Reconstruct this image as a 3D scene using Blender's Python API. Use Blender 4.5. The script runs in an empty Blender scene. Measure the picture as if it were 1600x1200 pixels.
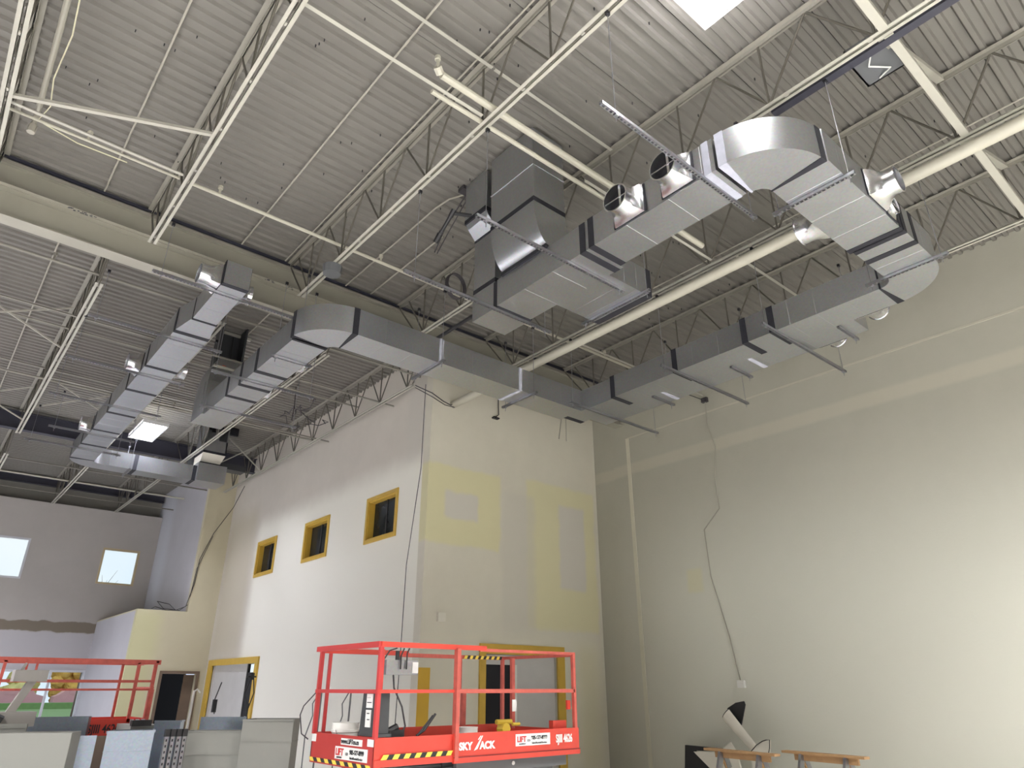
import bpy, math, random
from mathutils import Vector, Matrix
random.seed(4)
C = bpy.context.scene
COL = C.collection
PI = math.pi

# ------------------------------------------------------------------ camera, world, exposure
cd = bpy.data.cameras.new('camera'); cam = bpy.data.objects.new('camera', cd); COL.objects.link(cam)
cd.sensor_width = 36; cd.lens = 36*1064/1600; cd.clip_start = .05; cd.clip_end = 400
cam.location = (0, 0, 1.7); cam.rotation_euler = (math.radians(90+24.05), 0, math.radians(-40.35))
C.camera = cam
C.view_settings.view_transform = 'Standard'; C.view_settings.look = 'None'
C.view_settings.gamma = 1; C.view_settings.use_curve_mapping = False
C.view_settings.exposure = 0.5
w = bpy.data.worlds.new('sky'); C.world = w; w.use_nodes = True
nt = w.node_tree; nt.nodes.clear()
wo = nt.nodes.new('ShaderNodeOutputWorld'); wb = nt.nodes.new('ShaderNodeBackground')
tc = nt.nodes.new('ShaderNodeTexCoord'); nz = nt.nodes.new('ShaderNodeTexNoise'); nz.inputs['Scale'].default_value = 5
cr = nt.nodes.new('ShaderNodeValToRGB'); cr.color_ramp.elements[0].color = (.62, .80, 1, 1); cr.color_ramp.elements[1].color = (.93, .97, 1, 1)
cr.color_ramp.elements[0].position = .3; cr.color_ramp.elements[1].position = .65
nt.links.new(tc.outputs['Generated'], nz.inputs['Vector']); nt.links.new(nz.outputs['Fac'], cr.inputs[0])
nt.links.new(cr.outputs[0], wb.inputs['Color']); nt.links.new(wb.outputs[0], wo.inputs['Surface'])
wb.inputs['Strength'].default_value = .75

# ------------------------------------------------------------------ materials
def newmat(name):
    m = bpy.data.materials.new(name); m.use_nodes = True
    return m, m.node_tree, m.node_tree.nodes['Principled BSDF']
def mat(name, col, rough=.6, metal=0, var=.08, scale=3, bump=0, bscale=60, emit=0, ecol=None, spec=None):
    m, nt, b = newmat(name)
    tc = nt.nodes.new('ShaderNodeTexCoord')
    n = nt.nodes.new('ShaderNodeTexNoise'); n.inputs['Scale'].default_value = scale; n.inputs['Detail'].default_value = 6
    nt.links.new(tc.outputs['Object'], n.inputs['Vector'])
    mx = nt.nodes.new('ShaderNodeMix'); mx.data_type = 'RGBA'
    mx.inputs[6].default_value = [c*(1-var) for c in col]+[1]; mx.inputs[7].default_value = [min(1, c*(1+var)) for c in col]+[1]
    nt.links.new(n.outputs['Fac'], mx.inputs[0]); nt.links.new(mx.outputs[2], b.inputs['Base Color'])
    b.inputs['Roughness'].default_value = rough; b.inputs['Metallic'].default_value = metal
    if spec is not None: b.inputs['Specular IOR Level'].default_value = spec
    if emit:
        b.inputs['Emission Color'].default_value = list(ecol or col)+[1]; b.inputs['Emission Strength'].default_value = emit
    if bump:
        n2 = nt.nodes.new('ShaderNodeTexNoise'); n2.inputs['Scale'].default_value = bscale
        bp = nt.nodes.new('ShaderNodeBump'); bp.inputs['Strength'].default_value = bump; bp.inputs['Distance'].default_value = .01
        nt.links.new(tc.outputs['Object'], n2.inputs['Vector']); nt.links.new(n2.outputs['Fac'], bp.inputs['Height']); nt.links.new(bp.outputs[0], b.inputs['Normal'])
    return m
def wallmat(name, col, patches=(), var=.10, wobble=.16):
    """painted wall; patches = (axis, lo, hi, zlo, zhi, soft, colour, strength)"""
    m, nt, b = newmat(name); N = nt.nodes; L = nt.links
    tc = N.new('ShaderNodeTexCoord'); sx = N.new('ShaderNodeSeparateXYZ'); L.new(tc.outputs['Object'], sx.inputs[0])
    n = N.new('ShaderNodeTexNoise'); n.inputs['Scale'].default_value = .9; n.inputs['Detail'].default_value = 12; n.inputs['Roughness'].default_value = .68
    L.new(tc.outputs['Object'], n.inputs['Vector'])
    mx = N.new('ShaderNodeMix'); mx.data_type = 'RGBA'
    mx.inputs[6].default_value = [c*(1-var) for c in col]+[1]; mx.inputs[7].default_value = [min(1, c*(1+var)) for c in col]+[1]
    L.new(n.outputs['Fac'], mx.inputs[0]); cur = mx.outputs[2]
    def mr(sock, a, c):
        r = N.new('ShaderNodeMapRange'); r.interpolation_type = 'SMOOTHSTEP'
        r.inputs[1].default_value = a; r.inputs[2].default_value = c; L.new(sock, r.inputs[0]); return r.outputs[0]
    def mul(a, c):
        q = N.new('ShaderNodeMath'); q.operation = 'MULTIPLY'; L.new(a, q.inputs[0])
        if isinstance(c, float): q.inputs[1].default_value = c
        else: L.new(c, q.inputs[1])
        return q.outputs[0]
    nw = N.new('ShaderNodeTexNoise'); nw.inputs['Scale'].default_value = 2.5; L.new(tc.outputs['Object'], nw.inputs['Vector'])
    wob = N.new('ShaderNodeMath'); wob.operation = 'MULTIPLY_ADD'; L.new(nw.outputs['Fac'], wob.inputs[0]); wob.inputs[1].default_value = wobble; wob.inputs[2].default_value = -wobble/2
    for ax, lo, hi, zl, zh, s, pc, st in patches:
        a0 = sx.outputs['XYZ'.index(ax)]
        ad = N.new('ShaderNodeMath'); ad.operation = 'ADD'; L.new(a0, ad.inputs[0]); L.new(wob.outputs[0], ad.inputs[1]); a = ad.outputs[0]
        az = N.new('ShaderNodeMath'); az.operation = 'ADD'; L.new(sx.outputs[2], az.inputs[0]); L.new(wob.outputs[0], az.inputs[1]); z = az.outputs[0]
        k = mul(mul(mr(a, lo-s, lo+s), mr(a, hi+s, hi-s)), mul(mr(z, zl-s, zl+s), mr(z, zh+s, zh-s)))
        k = mul(k, float(st))
        q = N.new('ShaderNodeMix'); q.data_type = 'RGBA'; L.new(k, q.inputs[0]); L.new(cur, q.inputs[6]); q.inputs[7].default_value = list(pc)+[1]
        cur = q.outputs[2]
    L.new(cur, b.inputs['Base Color']); b.inputs['Roughness'].default_value = .75
    n2 = N.new('ShaderNodeTexNoise'); n2.inputs['Scale'].default_value = 25; L.new(tc.outputs['Object'], n2.inputs['Vector'])
    bp = N.new('ShaderNodeBump'); bp.inputs['Strength'].default_value = .15; bp.inputs['Distance'].default_value = .01
    L.new(n2.outputs['Fac'], bp.inputs['Height']); L.new(bp.outputs[0], b.inputs['Normal'])
    return m
def galv(name, col=(.62, .64, .66), rough=.33, metal=.93):
    m, nt, b = newmat(name); N = nt.nodes; L = nt.links
    tc = N.new('ShaderNodeTexCoord')
    v = N.new('ShaderNodeTexVoronoi'); v.inputs['Scale'].default_value = 45; L.new(tc.outputs['Object'], v.inputs['Vector'])
    n = N.new('ShaderNodeTexNoise'); n.inputs['Scale'].default_value = 1.6; n.inputs['Detail'].default_value = 5; L.new(tc.outputs['Object'], n.inputs['Vector'])
    a = N.new('ShaderNodeMix'); a.data_type = 'RGBA'; a.inputs[6].default_value = [c*.9 for c in col]+[1]; a.inputs[7].default_value = [min(1, c*1.08) for c in col]+[1]
    L.new(n.outputs['Fac'], a.inputs[0])
    mm = N.new('ShaderNodeMix'); mm.data_type = 'RGBA'; mm.blend_type = 'MULTIPLY'; mm.inputs[0].default_value = .12
    L.new(a.outputs[2], mm.inputs[6]); L.new(v.outputs['Color'], mm.inputs[7]); L.new(mm.outputs[2], b.inputs['Base Color'])
    r = N.new('ShaderNodeMapRange'); r.inputs[3].default_value = rough-.06; r.inputs[4].default_value = rough+.1; L.new(n.outputs['Fac'], r.inputs[0]); L.new(r.outputs[0], b.inputs['Roughness'])
    b.inputs['Metallic'].default_value = metal
    n3 = N.new('ShaderNodeTexNoise'); n3.inputs['Scale'].default_value = 2.2; L.new(tc.outputs['Object'], n3.inputs['Vector'])
    bp = N.new('ShaderNodeBump'); bp.inputs['Strength'].default_value = .12; bp.inputs['Distance'].default_value = .01
    L.new(n3.outputs['Fac'], bp.inputs['Height']); L.new(bp.outputs[0], b.inputs['Normal'])
    return m
M = {}
M['deck'] = mat('deck_paint', (.178, .168, .148), .7, var=.1, scale=.8)
M['steel'] = mat('joist_paint', (.42, .405, .345), .55, var=.08, scale=2)
M['beam'] = mat('beam_paint', (.33, .315, .26), .5, var=.1, scale=1.5)
M['web'] = mat('web_bar_shaded_paint', (.115, .105, .085), .6, var=.15)  # joist steel darkened, the shadow on the web bars is in the colour
M['tchord'] = mat('top_chord_shaded_paint', (.27, .255, .215), .6, var=.1)  # darkened along with the webs for shade; far pipes and angles share it
M['pipe'] = mat('pipe_paint', (.48, .46, .375), .5, var=.05)
M['cond'] = mat('conduit_paint', (.38, .36, .30), .5, var=.05)
M['darksteel'] = mat('dark_primer_steel', (.035, .035, .05), .5, var=.2)
M['galv'] = galv('galvanised_sheet', (.52, .53, .55))
M['foil'] = galv('bright_collar_sheet', (.8, .8, .82), .22, 1)
M['zinc'] = galv('zinc_strut', (.36, .36, .38), .38, .85)
M['galvb'] = galv('window_tinted_galvanised_sheet', (.36, .41, .48))  # blue tint puts reflected window light into the sheet colour
M['seal'] = mat('duct_sealant', (.022, .022, .028), .6, var=.4, scale=14, spec=.3)
M['pseal'] = mat('pale_sealant', (.42, .43, .5), .4, var=.2, scale=14)
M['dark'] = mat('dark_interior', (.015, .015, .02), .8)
M['black'] = mat('black_rubber', (.02, .02, .022), .5)
M['clamp'] = mat('black_clamp', (.03, .03, .035), .4, metal=.5)
M['white'] = mat('white_plastic', (.78, .78, .74), .4)
M['cream'] = mat('cream_insulation', (.72, .69, .60), .7, var=.05)
M['yellow'] = mat('yellow_frame_paint', (.62, .40, .06), .4, var=.12, scale=5)
M['amber'] = mat('amber_paint', (.66, .40, .03), .45, var=.06)
M['red'] = mat('red_paint', (.62, .055, .035), .42, var=.12, scale=6)
M['redw'] = mat('worn_red_paint', (.52, .10, .075), .5, var=.3, scale=14)
M['grey'] = mat('grey_machine_paint', (.12, .125, .13), .45)
M['dgrey'] = mat('dark_cabinet', (.045, .048, .052), .45)
M['wood'] = mat('lumber', (.48, .29, .14), .65, var=.2, scale=9)
M['brown'] = mat('brown_frame', (.17, .12, .085), .55, var=.2)
M['floor'] = mat('concrete_floor', (.90, .885, .87), .55, var=.12, scale=.8)
M['panel'] = mat('pale_panel', (.29, .29, .265), .6, var=.05, scale=1.2)
M['doorp'] = mat('grey_door_paint', (.55, .54, .53), .6)
M['mgrey'] = mat('machine_grey', (.30, .28, .26), .5)
M['ext'] = mat('asphalt', (.25, .26, .26), .9)
M['grass'] = mat('grass', (.20, .32, .12), .9, var=.2)
M['tree'] = mat('autumn_leaves', (.75, .42, .10), .9, var=.5, scale=1.2, bump=.5, bscale=6)
M['tree2'] = mat('pale_autumn_leaves', (.85, .70, .30), .9, var=.4, scale=1.2)
M['car'] = mat('pink_car_paint', (.72, .36, .38), .3)
M['carw'] = mat('window_dark', (.05, .06, .07), .1)
M['strip_y'] = mat('yellow_tape', (.85, .62, .08), .5, var=.05)
M['strip_k'] = mat('black_tape', (.02, .02, .02), .5)
M['label'] = mat('sticker_white', (.8, .8, .78), .5, var=.02)
M['text_w'] = mat('lettering_white', (.85, .85, .83), .5, var=.01)
M['text_k'] = mat('lettering_black', (.02, .02, .025), .5)
M['text_r'] = mat('lettering_red', (.6, .04, .04), .5)
M['wire'] = mat('dark_cable', (.05, .045, .05), .5)
M['lcable'] = mat('pale_cable', (.62, .60, .42), .5)
M['orange'] = mat('orange_cable', (.6, .12, .05), .5)
M['tube'] = mat('lamp_tube', (1, 1, 1), .5, var=0, emit=9, ecol=(1, .985, .97))
M['reflector'] = mat('lamp_reflector', (.92, .92, .93), .25, metal=.2)
m, nt_, b = newmat('glass_pane'); b.inputs['Base Color'].default_value = (.9, .95, .95, 1); b.inputs['Roughness'].default_value = .02
b.inputs['Transmission Weight'].default_value = 1; b.inputs['IOR'].default_value = 1.05; M['glass'] = m
M['dglass'] = mat('dark_glass', (.02, .024, .025), .12, var=.3, spec=.25)

GREYP = (.62, .59, .55); YEL = (.70, .655, .36); LAV = (.46, .44, .47)
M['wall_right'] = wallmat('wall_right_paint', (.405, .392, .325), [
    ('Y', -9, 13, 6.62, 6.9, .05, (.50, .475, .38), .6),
    ('Y', -9, 10.5, -1, 4.7, 2.0, (.72, .72, .63), .9), ('Y', 8.95, 9.35, 3.6, 4.1, .06, (.66, .62, .36), .45)], wobble=.05)  # broad low patch paints the lamps' light gradient into the wall
M['wall_block_front'] = wallmat('wall_block_front_paint', (.66, .625, .525), [
    ('X', 7.6, 9.85, 4.5, 6.22, .06, YEL, .7), ('X', 10.65, 12.98, 2.9, 6.33, .07, YEL, .62),
    ('X', 8.28, 9.2, 5.05, 5.65, .06, GREYP, .85), ('X', 11.7, 12.6, 3.85, 5.85, .07, GREYP, .85),
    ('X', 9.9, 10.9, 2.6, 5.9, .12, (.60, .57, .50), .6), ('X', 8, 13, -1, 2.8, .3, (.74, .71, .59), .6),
    ('X', 12.2, 12.9, 0, 2.6, .3, (.60, .54, .25), .3)])
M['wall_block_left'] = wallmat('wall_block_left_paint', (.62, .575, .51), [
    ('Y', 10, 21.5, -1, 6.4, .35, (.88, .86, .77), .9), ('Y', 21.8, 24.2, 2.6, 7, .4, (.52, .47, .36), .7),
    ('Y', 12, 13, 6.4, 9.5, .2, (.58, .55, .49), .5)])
M['wall_far'] = wallmat('wall_far_paint', (.45, .42, .39), [('X', -9, 5.7, 2.2, 3.5, .03, (.50, .48, .50), .9), ('X', -9, 6, 3.52, 3.84, .02, (.20, .165, .12), .95)])
M['wall_yellow'] = wallmat('wall_low_yellow_paint', (.56, .51, .36), [('X', 5, 6.2, -1, 3.9, .25, (.56, .54, .31), .8)])
M['wall_lav'] = wallmat('wall_lavender_paint', (.50, .49, .52), [('Y', 28.3, 31, 4, 9, .6, (.66, .68, .74), .6)], var=.1)  # patch by the far wall is the windows' daylight streak, painted in
M['wall_back'] = wallmat('wall_back_paint', (.11, .108, .10), [])
M['wall_upper'] = wallmat('wall_upper_paint', (.25, .24, .21), [])

# ------------------------------------------------------------------ mesh helpers
class MB:
    def __init__(s): s.v = []; s.f = []; s.mi = []; s.cur = 0
    def add(s, vs, fs):
        o = len(s.v); s.v += [tuple(p) for p in vs]; s.f += [tuple(i+o for i in f) for f in fs]; s.mi += [s.cur]*len(fs); return s
    def box(s, x0, x1, y0, y1, z0, z1):
        v = [(x, y, z) for x in (x0, x1) for y in (y0, y1) for z in (z0, z1)]
        return s.add(v, [(0, 1, 3, 2), (4, 6, 7, 5), (0, 4, 5, 1), (2, 3, 7, 6), (0, 2, 6, 4), (1, 5, 7, 3)])
    def frame(s, a, b, up=None):
        a = Vector(a); b = Vector(b); d = (b-a).normalized()
        u = Vector(up) if up else (Vector((0, 0, 1)) if abs(d.z) < .95 else Vector((1, 0, 0)))
        r = d.cross(u).normalized(); u = r.cross(d).normalized(); return a, b, r, u
    def bar(s, a, b, w, h, up=None):
        a, b, r, u = s.frame(a, b, up); w /= 2; h /= 2
        v = [p+r*i*w+u*j*h for p in (a, b) for i in (-1, 1) for j in (-1, 1)]
        return s.add(v, [(0, 1, 3, 2), (4, 6, 7, 5), (0, 4, 5, 1), (2, 3, 7, 6), (0, 2, 6, 4), (1, 5, 7, 3)])
    def rod(s, a, b, r0, n=8, r1=None):
        if r1 is None: r1 = r0
        a, b, r, u = s.frame(a, b)
        v = []
        for p, q in ((a, r0), (b, r1)):
            v += [p+(r*math.cos(2*PI*i/n)+u*math.sin(2*PI*i/n))*q for i in range(n)]
        f = [(i, (i+1) % n, n+(i+1) % n, n+i) for i in range(n)]+[tuple(range(n-1, -1, -1)), tuple(range(n, 2*n))]
        return s.add(v, f)
    def path(s, pts, r, n=6, closed=False):
        pts = [Vector(p) for p in pts]; v = []; up = None
        for k, p in enumerate(pts):
            a = pts[max(0, k-1)]; b = pts[min(len(pts)-1, k+1)]
            d = (b-a).normalized()
            if up is None: up = Vector((0, 0, 1)) if abs(d.z) < .9 else Vector((1, 0, 0))
            rr = d.cross(up).normalized(); up = rr.cross(d).normalized()
            v += [p+(rr*math.cos(2*PI*i/n)+up*math.sin(2*PI*i/n))*r for i in range(n)]
        f = []
        for k in range(len(pts)-1):
            f += [(k*n+i, k*n+(i+1) % n, (k+1)*n+(i+1) % n, (k+1)*n+i) for i in range(n)]
        f += [tuple(range(n-1, -1, -1)), tuple(range((len(pts)-1)*n, len(pts)*n))]
        return s.add(v, f)
    def loft(s, rings, caps=True, close=True):
        n = len(rings[0]); v = [p for r in rings for p in r]; f = []
        for k in range(len(rings)-1):
            f += [(k*n+i, k*n+(i+1) % n, (k+1)*n+(i+1) % n, (k+1)*n+i) for i in range(n if close else n-1)]
        if caps: f += [tuple(range(n-1, -1, -1)), tuple(range((len(rings)-1)*n, len(rings)*n))]
        return s.add(v, f)
    def prism(s, poly, axis, a, b):
        """poly in the two other axes, extruded along axis"""
        def P(u, v, t): return {'X': (t, u, v), 'Y': (u, t, v), 'Z': (u, v, t)}[axis]
        return s.loft([[P(u, v, a) for u, v in poly], [P(u, v, b) for u, v in poly]])
    def sphere(s, c, r, sz=(1, 1, 1), n=12, m=8, jit=0, rng=None):
        v = []; f = []
        for j in range(m+1):
            t = PI*j/m
            for i in range(n):
                p = 2*PI*i/n; k = r*(1+(rng.uniform(-jit, jit) if jit else 0))
                v.append((c[0]+k*sz[0]*math.sin(t)*math.cos(p), c[1]+k*sz[1]*math.sin(t)*math.sin(p), c[2]+k*sz[2]*math.cos(t)))
        for j in range(m):
            for i in range(n): f.append((j*n+i, (j+1)*n+i, (j+1)*n+(i+1) % n, j*n+(i+1) % n))
        return s.add(v, f)
    def build(s, name, m, parent=None, loc=None, smooth=False, fixn=True):
        me = bpy.data.meshes.new(name); me.from_pydata(s.v, [], s.f)
        for q in (m if isinstance(m, (list, tuple)) else [m]): me.materials.append(q)
        if any(s.mi): me.polygons.foreach_set('material_index', s.mi)
        if fixn:
            import bmesh
            bm = bmesh.new(); bm.from_mesh(me); bmesh.ops.recalc_face_normals(bm, faces=bm.faces); bm.to_mesh(me); bm.free()
        o = bpy.data.objects.new(name, me); COL.objects.link(o)
        if parent:
            o.parent = parent
            o.matrix_parent_inverse = Matrix.Translation(parent.location).inverted() if parent.type == 'EMPTY' and parent.rotation_euler.z == 0 else parent.matrix_world.inverted()
        if loc: o.location = loc
        if smooth:
            for p in me.polygons: p.use_smooth = True
            try: me.set_sharp_from_angle(angle=math.radians(35))
            except Exception: pass
        return o
def tag(o, label, cat, group=None, kind=None):
    o['label'] = label; o['category'] = cat
    if group: o['group'] = group
    if kind: o['kind'] = kind
    return o
def empty(name, loc, label, cat, group=None):
    o = bpy.data.objects.new(name, None); COL.objects.link(o); o.location = loc; o.empty_display_size = .2
    return tag(o, label, cat, group)
def struct(name, mb, m):
    o = mb.build(name, m); o['kind'] = 'structure'; return o
def text(txt, name, size, loc, rot, m, parent, shear=0, ext=.002, sx=1, bold=0):
    cu = bpy.data.curves.new('t', 'FONT'); cu.body = txt; cu.size = size; cu.extrude = ext; cu.shear = shear; cu.offset = bold
    t = bpy.data.objects.new('t', cu); COL.objects.link(t)
    dg = bpy.context.evaluated_depsgraph_get(); me = bpy.data.meshes.new_from_object(t.evaluated_get(dg))
    bpy.data.objects.remove(t); me.name = name; me.materials.clear(); me.materials.append(m)
    me.transform(Matrix.Translation(loc) @ rot @ Matrix.Diagonal((sx, 1, 1, 1)))
    o = bpy.data.objects.new(name, me); COL.objects.link(o); o.parent = parent
    o.matrix_parent_inverse = Matrix.Translation(parent.location).inverted()
    return o
RX = Matrix.Rotation(PI/2, 4, 'X')                 # text standing, facing -Y
RXL = Matrix.Rotation(-PI/2, 4, 'Z') @ RX          # text standing, facing -X

# ================================================================== SETTING
DK = 8.97            # underside of the deck ribs
XR, XB, YB, YF = 13.05, 7.83, 12.0, 29.9
XMIN, YMIN = -9.0, -9.0
def slab(name, m, *b): return struct(name, MB().box(*b), m)
slab('floor', M['floor'], XMIN, XR+.3, YMIN, 31, -.2, 0)
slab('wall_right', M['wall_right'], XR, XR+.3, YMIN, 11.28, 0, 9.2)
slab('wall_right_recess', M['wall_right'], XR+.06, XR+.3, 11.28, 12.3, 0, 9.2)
slab('wall_back', M['wall_back'], XMIN-.3, XR+.3, YMIN-.3, YMIN, 0, 9.2)
slab('wall_left', M['wall_back'], XMIN-.3, XMIN, YMIN, 31.3, 0, 9.2)

def wall_with_holes(name, axis, p0, p1, a0, a1, z0, z1, holes, m):
    """wall along axis (X or Y) between a0..a1 with thickness p0..p1; holes (lo,hi,zlo,zhi)"""
    mb = MB()
    xs = sorted({a0, a1, *[h[0] for h in holes], *[h[1] for h in holes]}); zs = sorted({z0, z1, *[h[2] for h in holes], *[h[3] for h in holes]})
    for i in range(len(xs)-1):
        for j in range(len(zs)-1):
            cx = (xs[i]+xs[i+1])/2; cz = (zs[j]+zs[j+1])/2
            if any(h[0] < cx < h[1] and h[2] < cz < h[3] for h in holes): continue
            if axis == 'X': mb.box(xs[i], xs[i+1], p0, p1, zs[j], zs[j+1])
            else: mb.box(p0, p1, xs[i], xs[i+1], zs[j], zs[j+1])
    return struct(name, mb, m)
WL = [(13.27, 14.51, 4.86, 5.78), (16.64, 17.93, 4.86, 5.76), (20.03, 21.29, 4.84, 5.74)]
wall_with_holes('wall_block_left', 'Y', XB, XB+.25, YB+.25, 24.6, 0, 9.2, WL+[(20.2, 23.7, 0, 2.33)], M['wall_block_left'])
wall_with_holes('wall_block_front', 'X', YB, YB+.25, XB, XR+.1, 0, 9.2, [(9.46, 11.52, 0, 2.35)], M['wall_block_front'])
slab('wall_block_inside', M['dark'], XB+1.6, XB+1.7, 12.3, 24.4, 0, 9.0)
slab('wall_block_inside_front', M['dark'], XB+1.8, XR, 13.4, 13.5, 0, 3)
wall_with_holes('wall_low_yellow', 'X', 24.3, 24.5, 5.46, XB, 0, 3.9, [(6.53, 7.55, 0, 2.1)], M['wall_yellow'])
slab('wall_upper_yellow', M['wall_yellow'], 6.93, XB, 24.3, 24.5, 3.9, 9.2)
slab('wall_lavender', M['wall_lav'], 6.93, 7.1, 24.5, 30.5, 3.9, 9.2)
slab('wall_lavender_lower', M['wall_lav'], 5.46, 5.62, 24.5, YF, 0, 3.9)
slab('trim_ledge', M['wall_yellow'], 5.46, 6.93, 24.3, YF, 3.9, 3.94)
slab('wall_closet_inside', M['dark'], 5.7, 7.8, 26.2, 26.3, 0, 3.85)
FH = [(1.6, 2.77, 5.2, 6.6), (5.10, 6.38, 5.24, 6.56), (-5.5, 5.46, .55, 2.27), (-1.9, -.6, 5.2, 6.6)]
wall_with_holes('wall_far', 'X', YF, YF+.25, XMIN, 6.95, 0, 7.95, FH, M['wall_far'])
slab('wall_far_upper', M['wall_upper'], XMIN, 6.95, YF+.55, YF+.8, 7.8, 9.2)
slab('trim_far_ledge', M['wall_upper'], XMIN, 6.95, YF+.25, YF+.6, 7.9, 7.95)
slab('trim_wall_line', mat('line_paint', (.48, .46, .375), .6), XR-.012, XR, YMIN, 10.75, 7.56, 7.60)
slab('trim_wall_joint', mat('joint_paint', (.58, .56, .45), .6), XR-.02, XR, 10.71, 10.81, 0, 7.58)

# corrugated roof deck, ribs run along X
def deck(name, x0, x1, y0, y1):
    p = .1812; n = int((y1-y0)/p); prof = []
    for i in range(n+1):
        y = y0+i*p
        prof += [(y, 0), (y+.052, 0), (y+.072, .042), (y+p-.020, .042)]
    prof = [(min(y, y1), z+DK) for y, z in prof]+[(y1, DK)]
    v = []; f = []
    for (y, z) in prof: v += [(x0, y, z), (x1, y, z)]
    for i in range(len(prof)-1): f.append((2*i, 2*i+1, 2*i+3, 2*i+2))
    mb = MB(); mb.add(v, f); mb.box(x0, x1, y0, y1, DK+.05, DK+.12)
    # side lap seams every sixth rib
    for i in range(0, n, 6): mb.box(x0, x1, y0+i*p+.072, y0+i*p+.078, DK+.02, DK+.042)
    return struct(name, mb, M['deck'])
deck('ceiling_main', XMIN, XR+.3, YMIN, 12.2)
deck('ceiling_far', XMIN, XB+.2, 12.2, 31.3)

# windows (upper row and shop front) in the far wall
def winframe(i, lo, hi, zl, zh, t, m, mullions=()):
    o = MB().box(lo, hi, YF-.02, YF+.1, zl, zl+t).box(lo, hi, YF-.02, YF+.1, zh-t, zh).box(lo, lo+t, YF-.02, YF+.1, zl+t, zh-t).box(hi-t, hi, YF-.02, YF+.1, zl+t, zh-t)
    for x in mullions: o.box(x-.035, x+.035, YF, YF+.1, zl+t, zh-t)
    f = struct('window_%d' % i, o, m)
    g = MB().box(lo+t, hi-t, YF+.12, YF+.13, zl+t, zh-t).build('pane', M['glass'], f)
M['pale_frame'] = mat('pale_window_frame', (.62, .63, .66), .5); M['tan_frame'] = mat('tan_window_frame', (.55, .45, .27), .5)
winframe(1, 1.6, 2.77, 5.2, 6.6, .06, M['pale_frame']); winframe(2, 5.10, 6.38, 5.24, 6.56, .07, M['tan_frame'])
winframe(3, -5.5, 5.46, .55, 2.27, .07, M['pale_frame'], (-3.1, -.7, 1.9, 4.42)); winframe(4, -1.9, -.6, 5.2, 6.6, .06, M['pale_frame'])
# the three yellow framed windows high in the block's left wall
for i, (lo, hi, zl, zh) in enumerate(WL):
    o = MB(); t = .088
    for a, b_, c, d in ((lo-t, hi+t, zl-t, zl), (lo-t, hi+t, zh, zh+t), (lo-t, lo, zl, zh), (hi, hi+t, zl, zh)):
        o.box(XB-.03, XB+.01, a, b_, c, d)
    o.box(XB, XB+.16, lo, hi, zl, zl+.03).box(XB, XB+.16, lo, hi, zh-.03, zh).box(XB, XB+.16, lo, lo+.03, zl, zh).box(XB, XB+.16, hi-.03, hi, zl, zh)
    f = struct('window_%d' % (i+5), o, M['yellow'])
    MB().box(XB+.15, XB+.16, lo+.03, hi-.03, zl+.03, zh-.03).build('pane', M['dglass'], f)
    MB().box(XB+.13, XB+.15, (lo+hi)/2-.02, (lo+hi)/2+.02, zl+.03, zh-.03).build('mullion', M['black'], f)
# doors
o = MB().box(9.3, 9.46, YB-.04, YB+.02, 0, 2.55).box(11.52, 11.74, YB-.04, YB+.02, 0, 2.55).box(9.46, 11.52, YB-.04, YB+.02, 2.35, 2.55)
d1 = struct('door_1', o, M['yellow'])
MB().box(10.3, 11.5, YB+.06, YB+.1, .02, 2.34).box(9.47, 10.3, YB+.06, YB+.1, 2.15, 2.34).box(9.462, 9.49, YB+.06, YB+.1, .02, 2.15).build('door_panel', M['doorp'], d1)
MB().box(10.27, 10.36, YB+.03, YB+.06, .02, 2.15).build('door_edge', M['white'], d1)
MB().box(9.47, 10.28, YB+.14, YB+.17, .02, 2.15).build('dark_opening', M['dark'], d1)
o = MB().box(XB-.05, XB+.02, 23.7, 24.05, 0, 2.5).box(XB-.05, XB+.02, 20.0, 23.7, 2.33, 2.5).box(XB-.05, XB+.02, 20.0, 20.2, 0, 2.33)
d2 = struct('door_2', o, M['yellow'])
MB().box(XB+.08, XB+.12, 20.95, 23.7, .02, 2.33).build('door_panel', M['doorp'], d2)
MB().box(XB+.06, XB+.1, 20.2, 20.9, .02, 2.1).build('dark_opening', M['dark'], d2)
MB().box(XB+.05, XB+.12, 20.88, 20.96, .02, 2.33).build('door_edge', M['black'], d2)
o = MB().box(6.45, 6.53, 24.26, 24.32, 0, 2.18).box(7.55, 7.63, 24.26, 24.32, 0, 2.18).box(6.53, 7.55, 24.26, 24.32, 2.1, 2.18)
d3 = struct('door_3', o, M['brown'])
MB().bar((7.5, 24.55, 0.02), (7.5, 24.55, 2.08), .05, .5, (1, 0, 0)).build('door_leaf', M['brown'], d3)
slab('trim_yellow_stripe', M['amber'], XB-.0, 8.1, YB-.006, YB, .9, 2.06)

# ================================================================== GIRDERS
def ibeam(mb, axis, c, z0, z1, a, b, w, tf=.02, tw=.012):
    def bx(u0, u1, q0, q1):
        if axis == 'X': mb.box(a, b, u0, u1, q0, q1)
        else: mb.box(u0, u1, a, b, q0, q1)
    bx(c-w/2, c+w/2, z0, z0+tf); bx(c-w/2, c+w/2, z1-tf, z1); bx(c-tw/2, c+tw/2, z0+tf, z1-tf)
g = empty('roof_girder', (2, 11, 7.96), 'stacked pale steel girder crossing the nearer roof from the left edge, rusty chips on it', 'girder')
mb = MB(); ibeam(mb, 'X', 11.0, 7.96, 8.44, XMIN, XR, .27, .022); mb.box(XMIN, XR, 10.79, 10.99, 8.428, 8.44); mb.build('lower_beam', M['beam'], g)
MB().box(XMIN, XR, 10.83, 10.90, 8.862, 8.875).box(XMIN, XR, 10.83, 10.838, 8.80, 8.875).build('closure_angle', M['tchord'], g)
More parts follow.
